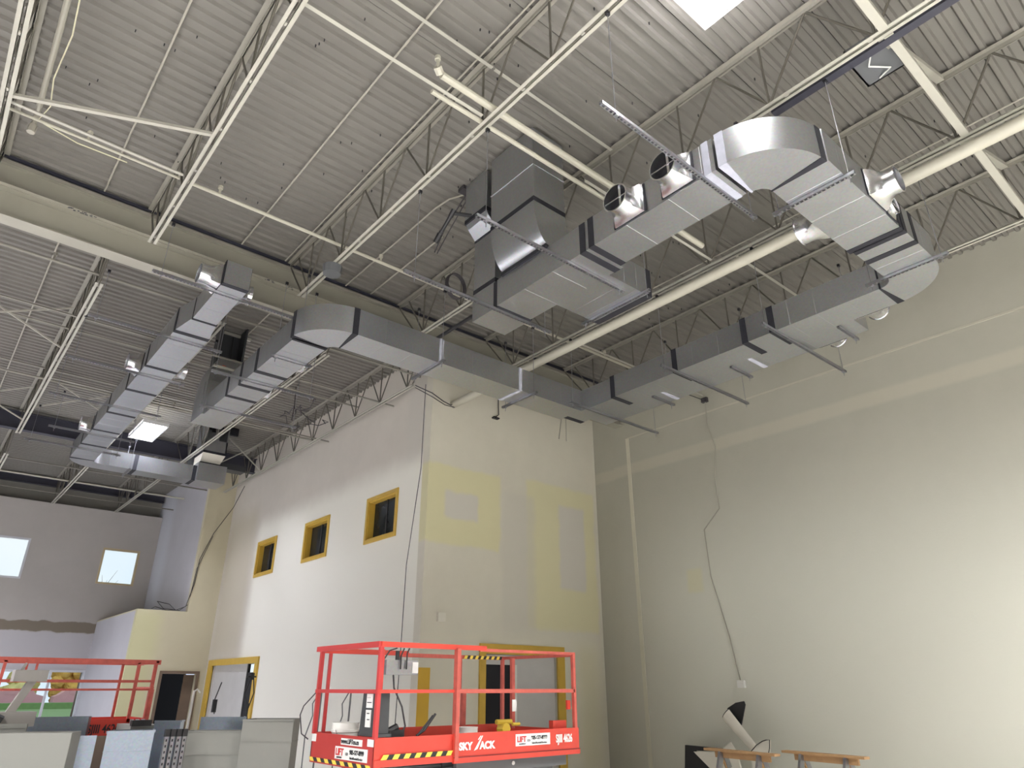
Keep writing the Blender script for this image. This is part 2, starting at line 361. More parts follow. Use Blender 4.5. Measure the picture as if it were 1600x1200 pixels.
MB().box(XMIN, XR, 10.86, 10.94, 8.876, 8.962).build('closure_gap', M['darksteel'], g)
mb = MB(); ibeam(mb, 'X', 10.98, 8.44, 8.86, XMIN, XR, .16, .014); mb.build('upper_beam', M['beam'], g)
mb = MB()
rng = random.Random(3)
for (x0, n) in ((0.15, 14), (3.35, 5), (3.75, 4)):
    for k in range(n):
        x = x0+rng.uniform(0, .035*n); y = 10.795+rng.uniform(0, .05)
        mb.box(x, x+rng.uniform(.015, .05), y, y+rng.uniform(.01, .03), 8.4285-.0015*(1+k % 3), 8.4285)
mb.build('rust_chips', M['darksteel'], g)
g = empty('roof_girder', (2, 22.8, 8.2), 'dark steel girder deep in the far roof bay, above the farthest duct', 'girder')
mb = MB(); ibeam(mb, 'X', 22.8, 8.36, 8.86, XMIN, XB, .22); mb.build('beam', M['darksteel'], g)
mb = MB(); ibeam(mb, 'X', 30.15, 8.60, 8.86, XMIN, 6.9, .2); mb.build('roof_girder', M['darksteel'])
tag(bpy.data.objects['roof_girder.002'], 'dark edge girder at the top of the far window wall', 'girder')

# ================================================================== ROOF JOISTS
def joist(x, y0, y1, b0, b1, label, first=0., zt=8.95, zb=7.92, dark=False):
    t = empty('roof_joist', (x, y0, zb), label, 'joist', 'open web roof joists')
    s = M['steel']
    mb = MB()
    for sx in (-1, 1):
        mb.box(x+sx*.012, x+sx*.078, y0, y1, zt-.006, zt); mb.box(x+sx*.010, x+sx*.016, y0, y1, zt-.055, zt)
    mb.box(x-.06, x+.06, y0, y0+.12, zt-.10, zt-.055)
    mb.box(x-.06, x+.06, y1-.12, y1, zt-.10, zt-.055)
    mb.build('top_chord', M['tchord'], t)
    mb = MB()
    for sx in (-1, 1):
        mb.box(x+sx*.012, x+sx*.060, b0, b1, zb, zb+.006); mb.box(x+sx*.012, x+sx*.018, b0, b1, zb, zb+.05)
    y = b0+.1
    while y < b1: mb.box(x-.012, x+.012, y, y+.05, zb+.004, zb+.03); y += .95
    mb.build('bottom_chord', s, t)
    mb = MB(); p = 1.22
    k = math.ceil((b0-first)/p); r = .0155
    ns = []
    while first+k*p <= b1: ns.append(first+k*p); k += 1
    zb2, zt2 = zb+.03, zt-.03
    for y in ns:
        mb.rod((x, y, zb2), (x, y, zt2), r, 6)
        for d in (-1, 1):
            ye = y+d*p/2
            if y0 < ye < y1: mb.rod((x, y, zb2), (x, ye, zt2), r, 6)
    if y1-b1 > .4: mb.rod((x, b1-.05, zb2), (x, y1-.08, zt2), r, 6)
    if b0-y0 > .4: mb.rod((x, b0+.05, zb2), (x, y0+.08, zt2), r, 6)
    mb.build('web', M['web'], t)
    return t
names = ['leftmost of the near roof bay, cut by the picture edge', 'second from the left in the near roof bay', 'third in the near roof bay, ending at the round cable clamp', 'fourth in the near bay, passing over the large duct loop', 'fifth in the near bay, directly above the round pipe', 'last in the near bay beside the right wall']
for x, n in zip((-.68, 1.39, 3.8, 6.17, 8.46, 10.95), names):
    joist(x, YMIN, 10.97, YMIN+.8, 10.16, 'pale steel joist, '+n, first=.15)
names = ['leftmost joist of the far bay', 'far bay joist left of the long left duct', 'far bay joist above the long left duct', 'far bay joist beside the lower middle duct', 'joist hugging the tall wall with yellow windows']
for x, n in zip((-1.05, 1.04, 3.1, 5.2, 7.39), names):
    if x > 7:
        joist(x, 11.05, 24.28, 12.15, 24.25, 'pale steel '+n, first=.2)
    else:
        joist(x, 11.05, 22.78, 11.95, 21.65, 'pale steel '+n+', nearer span', first=.2)
        joist(x, 22.84, 30.2, 23.9, 29.9, 'pale steel '+n+', last span', first=.2)
# bridging angles and diagonal struts
def bridging(y, x0, x1, z, label, r=.022):
    tag(MB().bar((x0, y, z), (x1, y, z), .045, .006).bar((x0, y+.02, z+.02), (x1, y+.02, z+.02), .006, .045).build('bridging_angle', M['steel' if y < 12 else 'tchord']), label, 'steel angle', 'joist bridging')
for (y, x0, x1, z, lb) in [
    (4.93, 1.33, 3.72, 7.985, 'thin bridging angle low between the second and third near joists'),
    (4.93, 1.33, 3.86, 8.885, 'thin bridging angle tight under the deck between the second and third near joists'),
    (8.35, -.75, 1.3, 7.985, 'thin bridging angle near the top left corner of the roof'),
    (4.93, 5.5, 8.4, 7.985, 'bridging angle crossing beside the upper duct loop'),
    (4.93, 3.9, 6.1, 8.885, 'bridging angle tight under the deck above the duct riser'),
    (4.6, 8.55, 10.9, 7.985, 'bridging angle right of the round pipe'),
    (8.35, 8.55, 13.0, 7.985, 'bridging angle running to the right wall near the corner'),
    (13.64, -4, 7.8, 7.985, 'bridging angle ending on the tall wall near its front corner'),
    (17.1, 1.1, 7.8, 7.985, 'bridging angle ending mid way on the tall wall'),
    (19.0, -4, 7.8, 8.885, 'bridging angle under the deck beyond the far lamp'),
    (24.6, -4, 7.8, 7.985, 'bridging angle in the last roof bay'),
    (28.4, -4, 6.9, 7.985, 'thin bridging angle close to the window wall')]:
    bridging(y, x0, x1, z, lb)
def strut(name, pts, w, h, label, m='steel'):
    mb = MB()
    for a, b_ in pts: mb.bar(a, b_, w, h)
    return tag(mb.build(name, M[m]), label, 'brace', 'diagonal braces')
for x0, x1, lb in ((3.86, 6.11, 'between the third and fourth near joists'), (6.23, 8.40, 'top right beside the junction box'), (8.52, 10.89, 'right edge, beyond the round pipe')):
    strut('cross_brace', [((x0, 1.33, 7.95), (x1, 1.33, 8.9)), ((x0, 1.27, 7.94), (x1, 1.27, 7.94))], .09, .07, 'heavy pale steel brace pair '+lb)
for (x0, x1, y, lb) in ((-1, 1, 15.2, 'crossing rods left of the long duct, nearer pair'), (1.1, 3.05, 19.3, 'crossing rods over the long left duct'), (6.15, 7.35, 20.9, 'crossing rods beside the far riser'), (-1, 1, 20.5, 'crossing rods at far left under the deck')):
    strut('cross_brace', [((x0, y, 7.98), (x1, y, 8.88)), ((x0, y+.05, 8.88), (x1, y+.05, 7.98))], .03, .03, 'thin steel '+lb)
strut('cross_brace', [((-.66, 8.2, 7.96), (1.37, 7.3, 7.96))], .05, .04, 'single pale diagonal brace in the top left roof bay')

sc_ = MB(); r9 = random.Random(12)
for k in range(170):
    x = r9.uniform(-.6, 11); y = r9.uniform(1.5, 10); sc_.box(x, x+.012, y, y+.012, DK-.04, DK-.002)
tag(sc_.build('deck_screws', M['clamp']), 'tiny dark screw tips poking through the nearer roof deck', 'screws', kind='stuff')
# pipes and conduits
def pipe(name, pts, r, m, label, cat='pipe', group=None, extra=None, n=10):
    mb = MB().path(pts, r, n)
    if extra: extra(mb)
    return tag(mb.build(name, M[m], smooth=True), label, cat, group)
pipe('round_pipe', [(8.40, YMIN, 7.72), (8.40, 4, 7.705), (8.40, 11.99, 7.68)], .085, 'pipe', 'large pale round pipe running from the wall corner to the right edge', n=20)
def heads(xs, y, z):
    def f(mb):
        for x in xs: mb.rod((x, y, z), (x, y, z+.12), .018).rod((x, y, z+.11), (x, y, z+.16), .035)
    return f
def clamps(xs, y, z, r):
    def f(mb):
        for x in xs: mb.rod((x-.02, y, z), (x+.02, y, z), r+.014, 10)
    return f
pipe('sprinkler_pipe', [(1.42, 8.87, 8.3), (4, 8.85, 8.3), (12.9, 8.87, 8.3)], .028, 'pipe', 'long pale sprinkler pipe passing above the coiled cable', 'pipe', 'sprinkler pipes', heads((1.9, 4.6, 7.5, 10.2), 8.87, 8.3))
pipe('sprinkler_pipe', [(3.02, 4.78, 8.02), (8.0, 4.82, 8.02)], .045, 'pipe', 'pale capped sprinkler pipe with a valve at its left end, above the duct riser', 'pipe', 'sprinkler pipes', lambda mb: (mb.rod((3.0, 4.78, 8.02), (2.93, 4.74, 8.05), .05), mb.rod((2.95, 4.74, 8.0), (2.93, 4.74, 8.16), .02), mb.rod((2.93, 4.74, 8.15), (2.93, 4.74, 8.20), .035)))
pipe('sprinkler_pipe', [(3.05, 5.02, 7.99), (7.2, 5.02, 7.99)], .03, 'pipe', 'thin pale pipe running just under the capped sprinkler pipe', 'pipe', 'sprinkler pipes')
pipe('sprinkler_pipe', [(-.7, 8.9, 8.3), (1.35, 8.87, 8.3)], .02, 'pipe', 'thin pale pipe with a sprinkler head in the top left bay', 'pipe', 'sprinkler pipes', heads((.2,), 8.9, 8.3))
pipe('sprinkler_pipe', [(-5, 12.4, 8.3), (7.7, 12.35, 8.3)], .022, 'tchord', 'thin sprinkler pipe just beyond the stacked girder', 'pipe', 'sprinkler pipes', heads((.35, 5.0), 12.4, 8.3))
pipe('sprinkler_pipe', [(-5, 18.12, 8.3), (7.7, 18.12, 8.3)], .026, 'tchord', 'long pale sprinkler pipe over the middle of the far bay', 'pipe', 'sprinkler pipes', heads((.1, 3.9), 18.12, 8.3))
pipe('sprinkler_pipe', [(-5, 15.3, 8.45), (7.7, 15.3, 8.45)], .022, 'tchord', 'thin dark sprinkler pipe between the two left ducts', 'pipe', 'sprinkler pipes', heads((-.2,), 15.3, 8.45))
pipe('sprinkler_pipe', [(-5, 27.2, 8.2), (6.9, 27.2, 8.2)], .03, 'pipe', 'pale sprinkler pipe in front of the far dark girder', 'pipe', 'sprinkler pipes')
pipe('conduit', [(2.86, YMIN, 8.93), (2.85, 10.8, 8.93)], .014, 'cond', 'thin conduit under the deck between second and third near joists', 'conduit', 'roof conduits')
pipe('conduit', [(.656, YMIN, 8.93), (.656, 10.8, 8.93)], .014, 'cond', 'thin conduit under the deck left of the second near joist', 'conduit', 'roof conduits')
pipe('conduit', [(3.66, YMIN, 8.93), (3.66, 10.8, 8.93)], .012, 'cond', 'thin conduit hugging the third near joist', 'conduit', 'roof conduits')
pipe('conduit', [(5.2, 6.9, 8.93), (4.95, 7.4, 8.92), (4.9, 7.7, 8.9), (4.9, 10.8, 8.9)], .014, 'cond', 'thin conduit curving from the pale junction box to the girder', 'conduit', 'roof conduits')
pipe('conduit', [(5.45, 8.3, 8.93), (5.45, 10.8, 8.93)], .014, 'cond', 'thin conduit left of the fourth near joist by the girder', 'conduit', 'roof conduits')
pipe('conduit', [(9.6, -2, 8.92), (9.6, 8.5, 8.92)], .012, 'cond', 'thin conduit under the deck right of the round pipe', 'conduit', 'roof conduits')
pipe('conduit', [(-.42, 4, 8.6), (-.4, 9.0, 8.6)], .035, 'cond', 'thick conduit drop at the top left with a pale connector', 'conduit', 'roof conduits', lambda mb: mb.path([(-.4, 9.0, 8.6), (-.4, 9.15, 8.56), (-.4, 9.2, 8.4)], .03).rod((-.4, 9.2, 8.42), (-.4, 9.2, 8.3), .05))
pipe('conduit', [(4.2, 12.2, 8.9), (4.2, 17.0, 8.9)], .014, 'cond', 'thin conduit under the far deck beside the lower duct', 'conduit', 'roof conduits')
pipe('conduit', [(5.9, 12.2, 8.9), (5.9, 22, 8.9)], .014, 'cond', 'thin conduit under the far deck above the tall wall joist', 'conduit', 'roof conduits')
pipe('conduit', [(.35, 12, 8.9), (.35, 22, 8.9)], .014, 'cond', 'thin conduit under the far deck at the left', 'conduit', 'roof conduits')
pipe('cable', [(-.3, 6, 8.0), (-.27, 7.2, 8.3), (-.33, 8.2, 8.45), (-.28, 8.6, 8.35), (-.36, 8.9, 8.3), (.1, 9.0, 8.28), (.7, 9.0, 8.3)], .008, 'lcable', 'loose yellowish cable hanging in the top left roof bay', 'cable')
tag(MB().box(5.22, 5.42, 6.75, 6.95, 8.8, 8.94).build('junction_box', M['pipe']), 'small pale junction box under the deck left of the duct riser', 'box')
tag(MB().bar((6.295, YMIN, 7.905), (6.295, 2.62, 7.905), .10, .012).bar((6.25, YMIN, 7.94), (6.25, 2.62, 7.94), .01, .07).build('steel_angle', M['darksteel']), 'dark primed steel angle beside the fourth near joist', 'steel angle')
jb = MB().box(6.35, 6.9, 1.35, 1.75, 8.05, 8.07).box(6.35, 6.37, 1.35, 1.75, 8.05, 8.2).box(6.88, 6.9, 1.35, 1.75, 8.05, 8.2).box(6.35, 6.9, 1.73, 1.75, 8.05, 8.2)
tag(jb.build('junction_box', M['grey']), 'open grey junction box at the top right beside the dark angle', 'box')
pipe('cable', [(6.4, 1.5, 8.03), (6.55, 1.6, 7.99), (6.75, 1.45, 8.0), (6.85, 1.6, 8.04)], .01, 'white', 'pale wires looped under the open junction box', 'cable')

# ================================================================== DUCTS
ZB, ZT = 6.58, 7.0
def ring(axis, p, a0, a1, z0, z1):
    if axis == 'X': return [(p, a0, z0), (p, a1, z0), (p, a1, z1), (p, a0, z1)]
    return [(a0, p, z0), (a1, p, z0), (a1, p, z1), (a0, p, z1)]
def seal_ring(axis, p, a0, a1, z0, z1, w, e=.006):
    mb = MB(); t = e
    pts = [(a0-t, z0-t), (a1+t, z0-t), (a1+t, z1+t), (a0-t, z1+t)]
    wb_ = rng.uniform(.8, 1.2)*w
    def R(q): return [((q, u, v) if axis == 'X' else (u, q, v)) for u, v in pts]
    mb.loft([R(p-w/2), R(p+wb_/2)])
    return mb
def run(name, axis, p0, p1, a0, a1, z0, z1, label, seals=(), beads=(), group='galvanised duct sections', open_end=False, pale=()):
    t = empty(name, ((p0+p1)/2 if axis == 'X' else (a0+a1)/2, (a0+a1)/2 if axis == 'X' else (p0+p1)/2, z0), label, 'duct', group)
    mb = MB()
    rs = [ring(axis, p0, a0, a1, z0, z1)]
    for q in sorted(beads):
        rs.append(ring(axis, q-.006, a0, a1, z0, z1)); rs.append(ring(axis, q, a0-.0032, a1+.0032, z0-.0032, z1+.0032)); rs.append(ring(axis, q+.006, a0, a1, z0, z1))
    rs.append(ring(axis, p1, a0, a1, z0, z1)); mb.loft(rs)
    mb.build('duct_body', M['galv'], t)
    for q in seals: seal_ring(axis, q, a0, a1, z0, z1, .10).build('sealed_joint', M['seal'], t)
    for q in pale: seal_ring(axis, q, a0, a1, z0, z1, .075).build('metal_joint', M['pseal'], t)
    return t
def elbow(cx, cy, th0, th1, ri, ro, z0, z1, label, s0=True, s1=True, m0='seal', m1='seal'):
    t = empty('duct_elbow', (cx, cy, z0), label, 'duct elbow', 'galvanised duct elbows')
    N = 20; rs = []
    for i in range(N+1):
        a = math.radians(th0+(th1-th0)*i/N); c, s_ = math.cos(a), math.sin(a)
        rs.append([(cx+ri*c, cy+ri*s_, z0), (cx+ro*c, cy+ro*s_, z0), (cx+ro*c, cy+ro*s_, z1), (cx+ri*c, cy+ri*s_, z1)])
    MB().loft(rs).build('duct_body', M['galv'], t, smooth=True)
    for th, on, mm in ((th0, s0, m0), (th1, s1, m1)):
        if not on: continue
        rs = []; sg = 1 if th1 > th0 else -1
        for dd in (-1, 1):
            a = math.radians(th+sg*dd*3.6+(sg*3.6 if th == th0 else -sg*3.6)); c, s_ = math.cos(a), math.sin(a); e = .006
            rs.append([(cx+(ri-e)*c, cy+(ri-e)*s_, z0-e), (cx+(ro+e)*c, cy+(ro+e)*s_, z0-e), (cx+(ro+e)*c, cy+(ro+e)*s_, z1+e), (cx+(ri-e)*c, cy+(ri-e)*s_, z1+e)])
        MB().loft(rs).build('sealed_joint', M[mm], t)
    return t
def fr(a, b, n): return [a+(b-a)*i/(n) for i in range(1, n)]
# upper loop
run('duct_run', 'Y', 2.84, 4.64, 5.17, 5.74, ZB, ZT, 'wide duct run with two open round takeoffs facing the camera', pale=(2.93,), seals=(4.6,), beads=(3.0, 3.45, 4.05))
run('duct_run', 'Y', 4.64, 6.42, 5.18, 5.80, ZB, ZT, 'duct run under the vertical riser of the upper loop', seals=(4.75,), beads=(5.3, 5.85))
run('duct_run', 'Y', 6.42, 7.02, 5.20, 5.82, ZB, ZT, 'short duct end piece below the left riser', seals=(6.46,))
run('duct_branch', 'X', 5.80, 6.66, 4.88, 5.86, ZB, ZT, 'short wide branch duct with an open flanged end, right of the riser', seals=(6.60,), beads=(6.1, 6.35))
elbow(5.92, 2.80, 180, 270, .16, .76, ZB, ZT, 'big shiny curved elbow at the top of the upper duct loop', m0='pseal', m1='seal')
MB().prism([(5.75, 2.66), (5.9, 2.8), (5.78, 2.78)], 'Z', ZB+.01, ZT-.01)
run('duct_run', 'X', 5.92, 7.70, 2.02, 2.64, ZB, ZT, 'bright underside duct run descending right from the big curved elbow', beads=(6.2, 6.75, 7.25), seals=(7.66,))
run('duct_run', 'X', 7.70, 8.62, 2.01, 2.60, ZB, ZT, 'duct run right before the lower right elbow', beads=(8.3,), seals=(7.74, 8.06))
elbow(8.62, 2.77, -90, 0, .19, .76, ZB, ZT, 'white bottomed elbow at the lower right of the upper loop', s0=False)
run('duct_run', 'Y', 2.77, 4.38, 8.81, 9.38, ZB, ZT, 'dark sided duct run after the lower right elbow', beads=(3.2, 3.65, 4.05), seals=(4.33,))
run('duct_run', 'Y', 4.38, 4.86, 8.82, 9.36, ZB, ZT, 'short duct piece between two dark sealed joints', seals=(4.80,))
run('duct_run', 'Y', 4.86, 6.2, 8.86, 9.36, ZB, ZT, 'dark sided duct run above the right wall, middle piece', beads=(5.3, 5.8), seals=(6.16,))
run('duct_run', 'Y', 6.2, 7.62, 8.88, 9.38, ZB, ZT, 'dark sided duct run nearing the wall corner', beads=(6.7, 7.15), seals=(7.58,))
run('duct_run', 'Y', 7.62, 8.88, 8.93, 9.39, ZB, ZT, 'last duct piece of the right run above the wall corner', beads=(8.2,), seals=(8.86,))
run('duct_run', 'Y', 3.4, 8.7, 9.40, 9.92, ZB+.03, ZT+.03, 'pale second duct tucked behind the right run', beads=(4.2, 5.0, 5.9, 6.8, 7.6), pale=(5.1, 6.9))
# cross run and lower loop
run('duct_run', 'X', 4.10, 5.68, 8.45, 9.03, ZB, ZT+.02, 'duct run right of the middle elbow, dark side', beads=(4.6, 5.1), pale=(5.64,))
run('duct_run', 'X', 5.68, 7.42, 8.45, 9.03, ZB, ZT+.02, 'long dark cross duct in front of the tall block wall', beads=(6.3, 6.9), pale=(7.38,))
run('duct_run', 'X', 7.42, 8.94, 8.45, 9.03, ZB, ZT+.02, 'last cross duct piece meeting the right run at the corner', beads=(7.9, 8.4))
elbow(4.12, 9.19, 180, 270, .16, .74, ZB, ZT+.02, 'dark curved elbow in the middle of the picture', m0='seal', m1='seal')
run('duct_run', 'Y', 9.19, 11.4, 3.43, 3.97, ZB, ZT, 'duct run receding from the middle elbow, nearer piece', beads=(9.7, 10.3, 10.9), seals=(9.2, 10.72))
run('duct_run', 'Y', 11.4, 13.3, 3.43, 3.98, ZB, ZT, 'duct run receding from the middle elbow, farther piece', beads=(11.9, 12.4, 12.9), seals=(11.45, 12.1))
# long left duct
ZL, ZLT = 7.10, 7.48
run('duct_run', 'Y', 9.16, 10.55, 2.27, 2.64, ZL, ZLT, 'pinkish bottomed first piece of the long left duct with a square end', seals=(9.22,), beads=(9.7, 10.1))
t = empty('duct_transition', (2.45, 10.9, ZL), 'orange tinted offset transition in the long left duct', 'duct', 'galvanised duct sections')
MB().loft([ring('Y', 10.55, 2.27, 2.64, ZL, ZLT), ring('Y', 11.15, 2.17, 2.72, ZL, ZLT+.04)]).build('duct_body', M['galv'], t)
seal_ring('Y', 10.58, 2.27, 2.65, ZL, ZLT, .05).build('sealed_joint', M['seal'], t)
ys = [11.15, 12.9, 14.3, 15.9, 17.3, 18.6, 20.0]
lbs = ['first piece after the orange transition', 'second pale blue piece', 'third pale blue piece', 'fourth pale blue piece', 'fifth pale blue piece beside the far lamp', 'last pale blue piece before the far elbow']
for a, b_, lb in zip(ys, ys[1:], lbs):
    run('duct_run', 'Y', a, b_, 2.17, 2.72, ZL, ZLT+.04, 'long left duct, '+lb, seals=(a+.04,), beads=fr(a, b_, 3))
elbow(2.92, 20.0, 180, 90, .2, .75, ZL, ZLT+.04, 'small pale elbow at the far end of the long left duct', s0=True, s1=False)
run('duct_run', 'X', 2.92, 3.80, 20.2, 20.75, ZL, ZLT+.04, 'short far cross duct piece after the pale elbow', beads=(3.1,), seals=(3.72,))
run('duct_run', 'X', 3.80, 5.30, 20.2, 20.75, ZL, ZLT+.04, 'far cross duct piece ending at the far riser', beads=(4.4,), seals=(5.25,))
# risers
def riser(label, parts):
    t = empty('duct_riser', parts[0][3], label, 'duct riser')
    for mb, nm, mm, _ in parts: mb.build(nm, M[mm], t, smooth=(nm == 'curved_boot'))
    return t
# main riser with curved boot on top of the upper loop
Y0, Y1 = 5.37, 6.28
prof = []
for i in range(13):
    a = i/12*PI/2; prof.append((5.52-.58*math.cos(a)*1.0, 7.64-.62*math.sin(a)))
prof = [(4.94, 7.66)]+prof[:9]+[(5.18, 7.02), (5.62, 7.02), (5.52, 7.3), (5.50, 7.66)]
prof[1:10] = [(4.94+.30*(1-math.cos(a)), 7.66-.62*math.sin(a)) for a in [k*PI/2/8 for k in range(9)]]
prof = [(4.94, 7.66)]+[(4.94+.28*(1-math.cos(k*PI/16)), 7.66-.63*math.sin(k*PI/16)) for k in range(1, 9)]+[(5.62, 7.02), (5.60, 7.2), (5.52, 7.66)]
mbx = MB().prism(prof, 'Y', Y0, Y1)
def seal_z(x0, x1, y0, y1, z, w=.07, e=.006): return MB().box(x0-e, x1+e, y0-e, y1+e, z-w/2, z+w/2)
riser('tall vertical duct riser with a bright curved boot landing on the upper loop', [
    (MB().box(4.94, 5.52, Y0, Y1, 7.66, 8.92).box(4.93, 5.53, Y0-.01, Y1+.01, 8.26, 8.275), 'duct_body', 'galv', (5.2, 5.8, 7.0)),
    (mbx, 'curved_boot', 'galv', None), (seal_z(4.94, 5.52, Y0, Y1, 7.68), 'sealed_joint', 'seal', None),
    (MB().box(5.16, 5.17, 5.40, 6.28, 7.0, 7.06).box(5.14, 5.19, Y0, Y1+.02, 6.99, 7.04), 'sealed_joint', 'seal', None)])
# second riser behind it
def sk(x0, x1, y0, y1, z): return [(x0, y0, z), (x1, y0, z), (x1, y1, z), (x0, y1, z)]
off = MB().loft([sk(5.20, 5.8, 6.5, 7.0, 7.98), sk(5.14, 5.75, 6.5, 7.0, 8.05), sk(5.06, 5.66, 6.5, 7.0, 8.14), sk(5.0, 5.6, 6.5, 7.0, 8.24)])
riser('left vertical duct riser with an offset and black sealed joints', [
    (MB().box(5.20, 5.8, 6.5, 7.0, 7.0, 7.98).box(5.0, 5.6, 6.5, 7.0, 8.24, 8.95), 'duct_body', 'galv', (5.5, 6.75, 7.0)),
    (off, 'offset_piece', 'galv', None), (seal_z(5.20, 5.8, 6.5, 7.0, 7.98), 'sealed_joint', 'seal', None),
    (seal_z(5.0, 5.6, 6.5, 7.0, 8.24), 'sealed_joint', 'seal', None), (seal_z(5.20, 5.8, 6.5, 7.0, 7.06), 'sealed_joint', 'seal', None)])
# riser at the end of the lower duct, dark roof opening
riser('dark vertical riser with an unfinished roof opening at the end of the lower duct', [
    (MB().loft([sk(3.38, 3.98, 13.3, 14.0, 6.58), sk(3.38, 3.98, 13.3, 14.0, 7.3), sk(3.45, 4.0, 13.5, 14.05, 7.65), sk(3.62, 4.15, 13.7, 14.3, 8.0)]).box(3.37, 3.99, 13.45, 13.47, 6.6, 7.3), 'duct_body', 'galv', (3.7, 13.6, 6.6)),
    (MB().box(3.62, 4.16, 14.28, 14.32, 7.6, 8.95).box(3.62, 3.66, 13.9, 14.3, 7.9, 8.95).box(4.12, 4.16, 13.9, 14.3, 7.9, 8.95), 'dark_plenum', 'dgrey', None),
    (MB().box(3.55, 4.35, 14.24, 14.30, 8.86, 8.92).box(3.50, 3.58, 14.24, 15.3, 8.86, 8.92).box(3.45, 4.1, 13.40, 13.44, 7.66, 7.70), 'curb_frame', 'steel', None)])
pipe('cable', [(3.95, 14.2, 8.8), (3.97, 14.2, 8.3), (3.93, 14.2, 7.95), (3.9, 14.1, 7.85), (3.75, 14.0, 7.8), (3.85, 13.6, 7.72), (3.9, 13.6, 7.5)], .015, 'black', 'black cable hanging in the dark riser opening', 'cable')
pipe('cable', [(3.62, 13.65, 7.75), (3.68, 13.6, 7.8), (3.8, 13.6, 7.78), (3.9, 13.6, 7.74)], .02, 'orange', 'orange cable coil resting in the dark riser opening', 'cable')
riser('far vertical riser with a cream inner liner panel above the far cross duct', [
    (MB().box(5.36, 5.40, 20.1, 20.9, 7.95, 8.9).box(5.96, 6.0, 20.1, 20.9, 7.95, 8.9).box(5.36, 6.0, 20.86, 20.9, 7.95, 8.9).box(5.36, 6.0, 20.1, 20.13, 7.95, 8.35).box(5.30, 6.1, 20.1, 20.85, 7.1, 7.62), 'duct_body', 'galv', (5.65, 20.5, 7.1)),
    (MB().loft([sk(5.36, 6.0, 20.1, 20.9, 7.95), sk(5.36, 5.9, 20.3, 20.85, 7.62)]), 'liner_panel', 'cream', None),
    (seal_z(5.36, 6.0, 20.1, 20.9, 7.97), 'sealed_joint', 'seal', None), (seal_z(5.33, 5.95, 20.12, 20.85, 7.62), 'sealed_joint', 'seal', None),
    (MB().box(5.3, 6.9, 20.9, 21.3, 7.8, 7.98), 'dark_plenum', 'dgrey', None)])
tag(MB().box(5.6, 6.35, 20.4, 20.5, 8.72, 8.95).box(5.6, 6.3, 20.4, 21.0, 8.90, 8.95).build('roof_curb', M['dark']), 'black roof opening above the far riser', 'roof opening')

# round takeoff collars
def collar(base, d, cx, dist, label, half=(.23, .2), r=.165, shift=(0, 0)):
    """base point on duct side, d = outward unit axis"""
    B = Vector(base); D = Vector(d); S = Vector((0, 0, 1)).cross(D).normalized(); U = Vector((0, 0, 1))
    t = empty('takeoff_collar', tuple(B), label, 'duct collar', 'round takeoff collars')
    n = 24; rs = []
    sq = []
    for i in range(n):
        a = 2*PI*i/n; c, s_ = math.cos(a), math.sin(a); k = 1/max(abs(c), abs(s_)); sq.append(S*c*k*half[0]+U*s_*k*half[1])
    ci = [S*math.cos(2*PI*i/n)*r+U*math.sin(2*PI*i/n)*r for i in range(n)]
    sh = S*shift[0]+U*shift[1]
    for k in range(6):
        q = k/5; e = q*q*(3-2*q)
        rs.append([B+D*dist*.7*q+sh*e+a*(1-e)+b_*e for a, b_ in zip(sq, ci)])
    rs.append([B+D*dist+sh+b_ for b_ in ci]); rs.append([B+D*dist+sh+b_*1.06 for b_ in ci]); rs.append([B+D*dist+D*.012+sh+b_*1.06 for b_ in ci]); rs.append([B+D*dist+D*.012+sh+b_*.97 for b_ in ci]); rs.append([B+D*dist*.35+sh*.5+b_*.93 for b_ in ci])
    MB().loft(rs, caps=False).build('spout', M['foil'], t, smooth=True)
    n0 = MB(); n0.loft([[B+D*dist*.35+sh*.5+b_*.94 for b_ in ci], [B+D*dist*.33+sh*.5+b_*.94 for b_ in ci]]); n0.build('dark_throat', M['dark'], t)
    mb = MB(); p = B+D*(dist*.9)+sh
    mb.bar(p-S*r*.95, p+S*r*.95, .012, .012); mb.bar(p-U*r*.95+S*.05, p+U*r*.95+S*.05, .03, .004)
    mb.build('damper', M['foil'], t)
    e = .012; mb = MB()
    o4 = [S*i*(half[0]+.02)+U*j*(half[1]-.0) for i, j in ((-1, -1), (1, -1), (1, 1), (-1, 1))]
    mb.loft([[B+v for v in o4], [B+D*e+v for v in o4]]); mb.build('sealed_base', M['seal'], t)
    return t
collar((5.165, 3.975, 6.79), (-1, 0, 0), 0, .25, 'open round collar on the near side of the wide duct run, left of the pair', (.22, .19))
collar((5.165, 3.30, 6.80), (-1, 0, 0), 0, .25, 'open round collar half hidden by the long strut, right of the pair', (.20, .19))
collar((7.05, 2.02, 6.80), (0, -1, 0), 0, .26, 'shiny round collar on the outer side of the descending duct', (.22, .18), .15)
collar((7.42, 2.02, 6.77), (0, -1, 0), 0, .06, 'flat collar plate beside the shiny round collar', (.12, .17), .11)
collar((7.05, 2.64, 6.80), (0, 1, 0), 0, .26, 'round collar peeking from below the inner side of the descending duct', (.22, .18), .165, (0, -.06))
collar((9.38, 3.12, 6.76), (1, 0, 0), 0, .28, 'pale round collar behind the right run, nearest the elbow', (.2, .18), .15, (0, -.02))
collar((9.92, 3.95, 6.79), (1, 0, 0), 0, .2, 'pale round collar behind the right run, above the right wall', (.2, .18), .15, (0, -.02))
collar((2.27, 9.45, 7.28), (-1, 0, 0), 0, .28, 'dark mouthed collar at the near end of the long left duct', (.19, .17), .15)
collar((2.64, 9.62, 7.28), (1, 0, 0), 0, .15, 'white edged collar on the right side of the long left duct end', (.18, .16), .15)
collar((2.17, 13.45, 7.3), (-1, 0, 0), 0, .22, 'foil collar midway on the left side of the long left duct', (.2, .18), .17)
